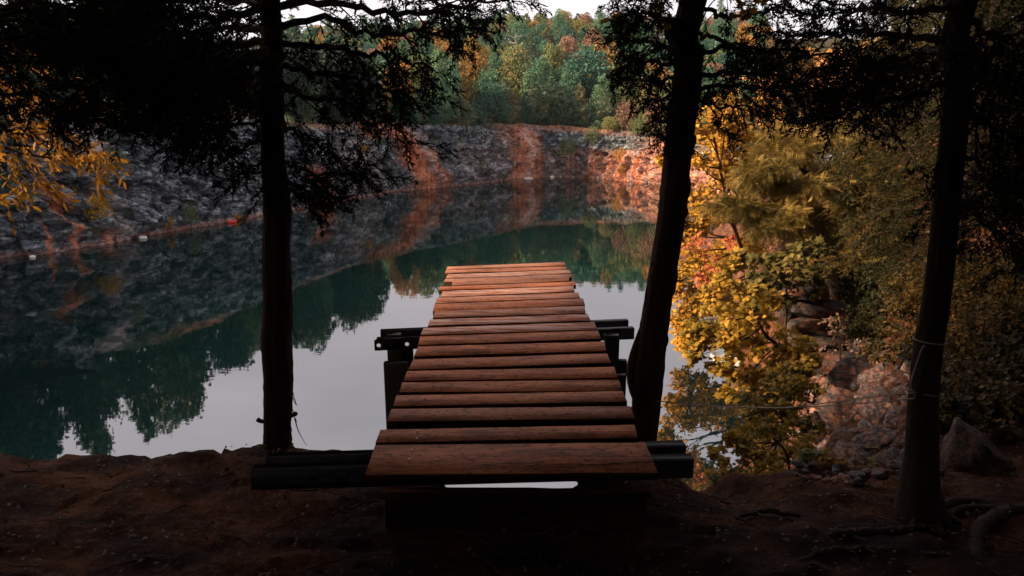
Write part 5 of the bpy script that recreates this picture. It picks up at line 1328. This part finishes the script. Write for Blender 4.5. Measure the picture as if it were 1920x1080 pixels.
BIG = [(1572, 775, 7.0, 84, 'large grey boulder in the middle of the rubble slope, under the rope'), (1652, 826, 6.0, 62, 'grey angular boulder beside the rope-tied cedar, low on the rubble'), (1595, 706, 8.2, 66, 'dark flat boulder at the top of the rubble slope'),
  (1612, 816, 6.2, 40, 'small dark boulder left of the angular grey boulder'), (1645, 765, 7.0, 62, 'pale wedge-shaped boulder right of the large grey boulder'), (1640, 716, 7.8, 46, 'pinkish boulder near the top right of the rubble'), (1592, 716, 7.6, 30, 'small orange boulder above the large grey boulder'),
  (1690, 790, 6.4, 46, 'pale boulder touching the rope-tied cedar'), (1545, 800, 6.6, 50, 'rust-brown boulder left of the large grey boulder'), (1630, 860, 5.6, 46, 'pinkish crumbling boulder near the foot of the slope'), (1590, 850, 5.8, 40, 'orange stone block below the large grey boulder'), (1670, 870, 5.4, 40, 'mottled stone at the foot of the rope-tied cedar'), (1700, 740, 7.4, 40, 'greyish boulder half hidden by the rope-tied cedar'), (1530, 840, 6.0, 34, 'rusty stone beside the low yellow shrub'), (1610, 890, 5.0, 34, 'small pale stone lowest on the rubble slope')]
for r_ in BIG: boulder(*r_)
o = boulder(1822, 868, 4.2, 96, 'brown leaning slab of rock on the earth right of the rope-tied cedar', 'rocks on the bank', 2, (.2, .9, .4), 1.0); o.material_slots[0].link = 'OBJECT'
M['earth_rock'] = rock_material('earthy_rock', False, 4.0, 1.3, .35)
o.material_slots[0].material = M['earth_rock']
# stacked ledge outcrop
def outcrop(label, cen, layers, seed):
    rng = np.random.default_rng(seed); c0 = at(*cen); root = thing('rock_outcrop', label, 'rock', c0)
    mb = MB()
    for (px, py, d, wpx, hpx) in layers:
        V, F = RP[rng.integers(0, 5)]; c = at(px, py, d); r = wpx / 2 / FPX * d; hh = hpx / 2 / FPX * d
        Vb = np.sign(V) * np.abs(V) ** .8; a_ = rng.uniform(-.3, .3)
        Rz = np.array([[math.cos(a_), -math.sin(a_), 0], [math.sin(a_), math.cos(a_), 0], [0, 0, 1]])
        mb.add((Vb * [r, r * .9, hh * 1.25]) @ Rz.T + c, F)
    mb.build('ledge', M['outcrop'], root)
outcrop('stack of rust-brown rock ledges between the yellow shrub and the hemlock', (1520, 600, 10.8),
  [(1505, 546, 11, 110, 34), (1530, 575, 11, 120, 40), (1520, 610, 10.8, 110, 44), (1540, 645, 10.6, 130, 40), (1580, 600, 11.4, 110, 90), (1560, 680, 10.2, 140, 40), (1490, 650, 10.6, 60, 60), (1475, 590, 10.9, 50, 110), (1600, 540, 12, 110, 80), (1625, 660, 10.4, 90, 60)], 61)
outcrop('low pinkish rock at the waterline under the yellow shrub', (1385, 715, 15.0), [(1385, 712, 15, 44, 40), (1402, 730, 15, 50, 36), (1420, 700, 15.5, 50, 44)], 62)
# small stones on the slope: nobody could count them
rng = np.random.default_rng(71); mb = MB(); n = 0
while n < 420:
    px, py = rng.uniform(1480, 1760), rng.uniform(640, 920); c, d = hit(px, py)
    if d > 14: n += 1; continue
    V, F = RP[n % 5]; r = d * rng.uniform(.003, .011) * (1.5 if rng.uniform() < .15 else 1); z = near_z(c[0], c[1])[0]
    R_ = frames(rng.standard_normal((1, 3)), None, rng.uniform(0, 6, 1))[0]
    mb.add(V[:, :] @ R_.T * r * [1, 1, .8] + [c[0], c[1], z + r * .25 + .05], F); n += 1
tag(mb.build('rubble', M['boulder'], None), kind='stuff')
# roots
def root_tube(pts, r, label):
    Q = curve([[*(q := onz(px, py, 7.2))[:2], near_z(q[0], q[1])[0] + .012 + dz * .6] for px, py, dz in pts], 40) - [0, 0, r * .55]
    Q[1:-1, 2] += RNG.normal(0, .004, 38)
    mb = MB(); tube(mb, Q, r * np.sin(np.linspace(.5, 2.7, 40)) ** .6, 9, True, .07); tag(mb.build('tree_root', M['bark'], None, True), label, 'root', 'roots across the bank')
root_tube([(1885, 1078, 0), (1835, 1050, .03), (1838, 1000, .05), (1890, 968, .03), (1960, 955, 0)], .032, 'thick arching root in the bottom right corner')
root_tube([(1520, 1030, 0), (1600, 1010, .02), (1680, 1000, .02), (1740, 985, .02)], .017, 'root running left from the foot of the rope-tied cedar')
root_tube([(1490, 1078, 0), (1560, 1055, .02), (1660, 1045, .02), (1780, 1050, .01)], .014, 'thin root low in front of the rope-tied cedar')
root_tube([(1380, 975, 0), (1440, 960, .02), (1500, 975, .01)], .013, 'short knuckled root below the low yellow shrub')
# leaf litter and twigs
rng = np.random.default_rng(91); n = 8500
xy = np.stack([rng.uniform(-4.2, 4.0, n), rng.uniform(1.6, 4.3, n)], 1); z = near_z(xy[:, 0], xy[:, 1]); k = (z > 7.08) & ((xy[:, 1] < np.interp(xy[:, 0], EP[:, 0], EP[:, 1]) - .10) | (xy[:, 0] > 1.1)); xy = xy[k]; z = z[k]; n = len(z)
mb = MB(); T = np.column_stack([xy, z + .035]); scatter(mb, SIMPLE, T, frames(norm(rng.standard_normal((n, 3)) * [1, 1, .25]), norm(rng.standard_normal((n, 3)) * .35 + [0, 0, 1])), rng.uniform(.008, .032, n))
M['litter'] = leaf_mat('leaf_litter', GR((.02, .010, .006), (.05, .024, .012), (.085, .042, .021), (.16, .085, .045)), .3, 2.0, .1)
tag(mb.build('leaf_litter', M['litter']), kind='stuff')

mb = MB()
for k in range(170):
    c = np.array([rng.uniform(-3.6, 3.4), rng.uniform(1.7, 3.5)]); a_ = rng.uniform(0, 6.28); L = rng.uniform(.05, .32); u = np.linspace(-.5, .5, 6)
    q = c + np.stack([math.cos(a_) * u, math.sin(a_) * u], 1) * L + rng.normal(0, .008, (6, 2)); zz = near_z(q[:, 0], q[:, 1])
    if zz.min() < 7.05 or (c[0] < 1.1 and q[:, 1].max() > np.interp(c[0], EP[:, 0], EP[:, 1]) - .12): continue
    tube(mb, np.column_stack([q, zz + .045]), np.linspace(.005, .002, 6) * rng.uniform(.5, 1.3), 5)
tag(mb.build('fallen_twigs', M['bark_warm']), kind='stuff')

# ------------------------------------------------------------------ rope between the trees
t = NT('pale_rope'); v = t.coord('Object', (60, 400, 400)); t.princ(t.ramp(t.noise(v, 1.0, 3), [(.3, (.3, .23, .18)), (.7, (.62, .5, .42))]), .9, .1); M['rope'] = t.m
def r3(pts): return curve([at(*p) for p in pts], 60)
rope = thing('rope', 'thin sagging double rope strung between the leaning cedar and the right cedar', 'rope', at(1500, 762, 3.4))
dk = lambda px: 4.05 + (2.82 - 4.05) * (px - 1214) / (1725 - 1214)
mb = MB(); tube(mb, r3([(1214, 750, 3.98), (1290, 758, dk(1290)), (1370, 763, dk(1370)), (1450, 764.5, dk(1450)), (1530, 762, dk(1530)), (1620, 756, dk(1620)), (1714, 747, 2.85)]), .0032, 6); mb.build('strand', M['rope'], rope, True)
mb = MB(); tube(mb, r3([(1380, 763, dk(1380) - .012), (1470, 765, dk(1470) - .012), (1520, 759, dk(1520)), (1600, 749, dk(1600)), (1660, 741, dk(1660)), (1712, 737, 2.86)]), .003, 6); mb.build('strand', M['rope'], rope, True)
for z_off, tl in ((8.32, 0), (8.50, .05)):
    i = int(np.argmin(np.abs(RC[:, 2] - (at(1716, 745, 2.88)[2] if not tl else at(1735, 650, 2.86)[2]))))
    th = np.linspace(0, 6.28 * 1.2, 40); q = RC[i] + np.stack([.062 * np.cos(th), .062 * np.sin(th), .02 * np.sin(th * .5) + th * .0012], 1)
    mb = MB(); tube(mb, q, .0032, 5); mb.build('knot', M['rope'], rope, True)
q = r3([(1716, 745, 2.80), (1708, 720, 2.78), (1716, 690, 2.78), (1728, 655, 2.78), (1733, 648, 2.79)]); mb = MB(); tube(mb, q, .0035, 5); mb.build('tail', M['rope'], rope, True)

# ------------------------------------------------------------------ things afloat
t = NT('white_float'); t.princ((.78, .76, .74), .5, .4); M['white'] = t.m
t = NT('red_float'); t.princ((.62, .06, .03), .45, .4); M['red'] = t.m
def floaty(name, px, py, lpx, hpx, ang, mat, label, cat):
    c = onz(px, py, 0); c = c * (1 - .35 / c[1]) * [1, 1, 0]; L = lpx / FPX * c[1]; h = hpx / FPX * c[1]
    n = 16; u = np.linspace(-1, 1, n); a_ = np.array([math.cos(ang), math.sin(ang), 0])
    P = c + a_ * (u * L / 2)[:, None] + [0, 0, h * .30]
    mb = MB(); tube(mb, P, h * .5 * (1 - np.abs(u) ** 6 * .6), 12)
    tube(mb, [c + [0, 0, h * .6], c + [0, 0, h * 1.0]], h * .12, 6)
    for s in (-.55, .55): tube(mb, [c + a_ * (s * L / 2 - h * .08) + [0, 0, h * .30], c + a_ * (s * L / 2 + h * .08) + [0, 0, h * .30]], h * .56, 12)
    tag(mb.build(name, M[mat], None, True), label, cat, 'floats along the quarry wall')
floaty('float', 268, 446, 14, 6, .3, 'white', 'white log-shaped float at the foot of the grey slanting slab', 'float')
floaty('float', 61, 481, 10, 5, .2, 'white', 'small white float by the wall at the left edge', 'float')
floaty('float', 435, 416.5, 18, 6, .35, 'red', 'bright red float beside the quarry wall left of the trunk', 'float')
floaty('float', 991, 334.5, 16, 2.6, .0, 'white', 'thin white float below the pale orange streak', 'float')
floaty('float', 1035, 332.5, 7, 4, .0, 'white', 'tiny white float right of the pale orange streak', 'float')
# pale dinghy half hidden behind the yellow shrub
c = onz(1360, 684, 0); root = thing('dinghy', 'pale small boat mostly hidden behind the yellow shrub by the water', 'boat', c)
n = 15; u = np.linspace(0, 1, n); hw = .26 * np.sin(np.clip(u * 1.15 + .12, 0, 1) * math.pi) ** .55 * (1 - .2 * u); L = 1.1
ax = norm(np.array([.86, -.5, 0])); sdv = np.array([.5, .86, 0])
rows_ = []
for s, zz in ((-1, .30), (-.86, .10), (-.4, -.05), (.4, -.05), (.86, .10), (1, .30)):
    rows_.append(c + ax * ((u - .5) * L)[:, None] + sdv * (hw * s)[:, None] + np.array([0, 0, 1.0]) * (zz + .10 * (2 * u - 1) ** 2 * (zz > .2))[:, None])
Vb = np.vstack(rows_); F = []
for r_ in range(5):
    for i in range(n - 1): F.append([r_ * n + i, r_ * n + i + 1, (r_ + 1) * n + i + 1, (r_ + 1) * n + i])
mb = MB(); mb.add(Vb, np.array(F)); t = NT('weathered_hull'); t.princ((.34, .35, .35), .6, .3); M['hull'] = t.m
o = mb.build('hull', M['hull'], root, True); sm = o.modifiers.new('shell', 'SOLIDIFY'); sm.thickness = .03
mb = MB(); tube(mb, rows_[0], .022, 6); tube(mb, rows_[5], .022, 6); mb.build('gunwale', M['hull'], root, True)
mb = MB(); q = c + [0, 0, .18]; tube(mb, [q - sdv * .3, q + sdv * .3], .05, 8); mb.build('thwart', M['hull'], root)
# ------------------------------------------------------------------ render settings
SC.render.engine = 'CYCLES'
cy = SC.cycles
cy.use_denoising = True
try: cy.denoiser = 'OPENIMAGEDENOISE'
except Exception: pass
try: cy.denoising_input_passes = 'RGB_ALBEDO_NORMAL'; cy.denoising_prefilter = 'ACCURATE'; cy.denoising_quality = 'HIGH'
except Exception: pass
cy.max_bounces = 6; cy.diffuse_bounces = 3; cy.glossy_bounces = 3; cy.transmission_bounces = 2; cy.volume_bounces = 0; cy.transparent_max_bounces = 4
cy.sample_clamp_indirect = 2.0
cy.use_adaptive_sampling = False
SC.view_settings.view_transform = 'Standard'; SC.view_settings.look = 'None'; SC.view_settings.gamma = 1.0
SC.view_settings.exposure = 1.42
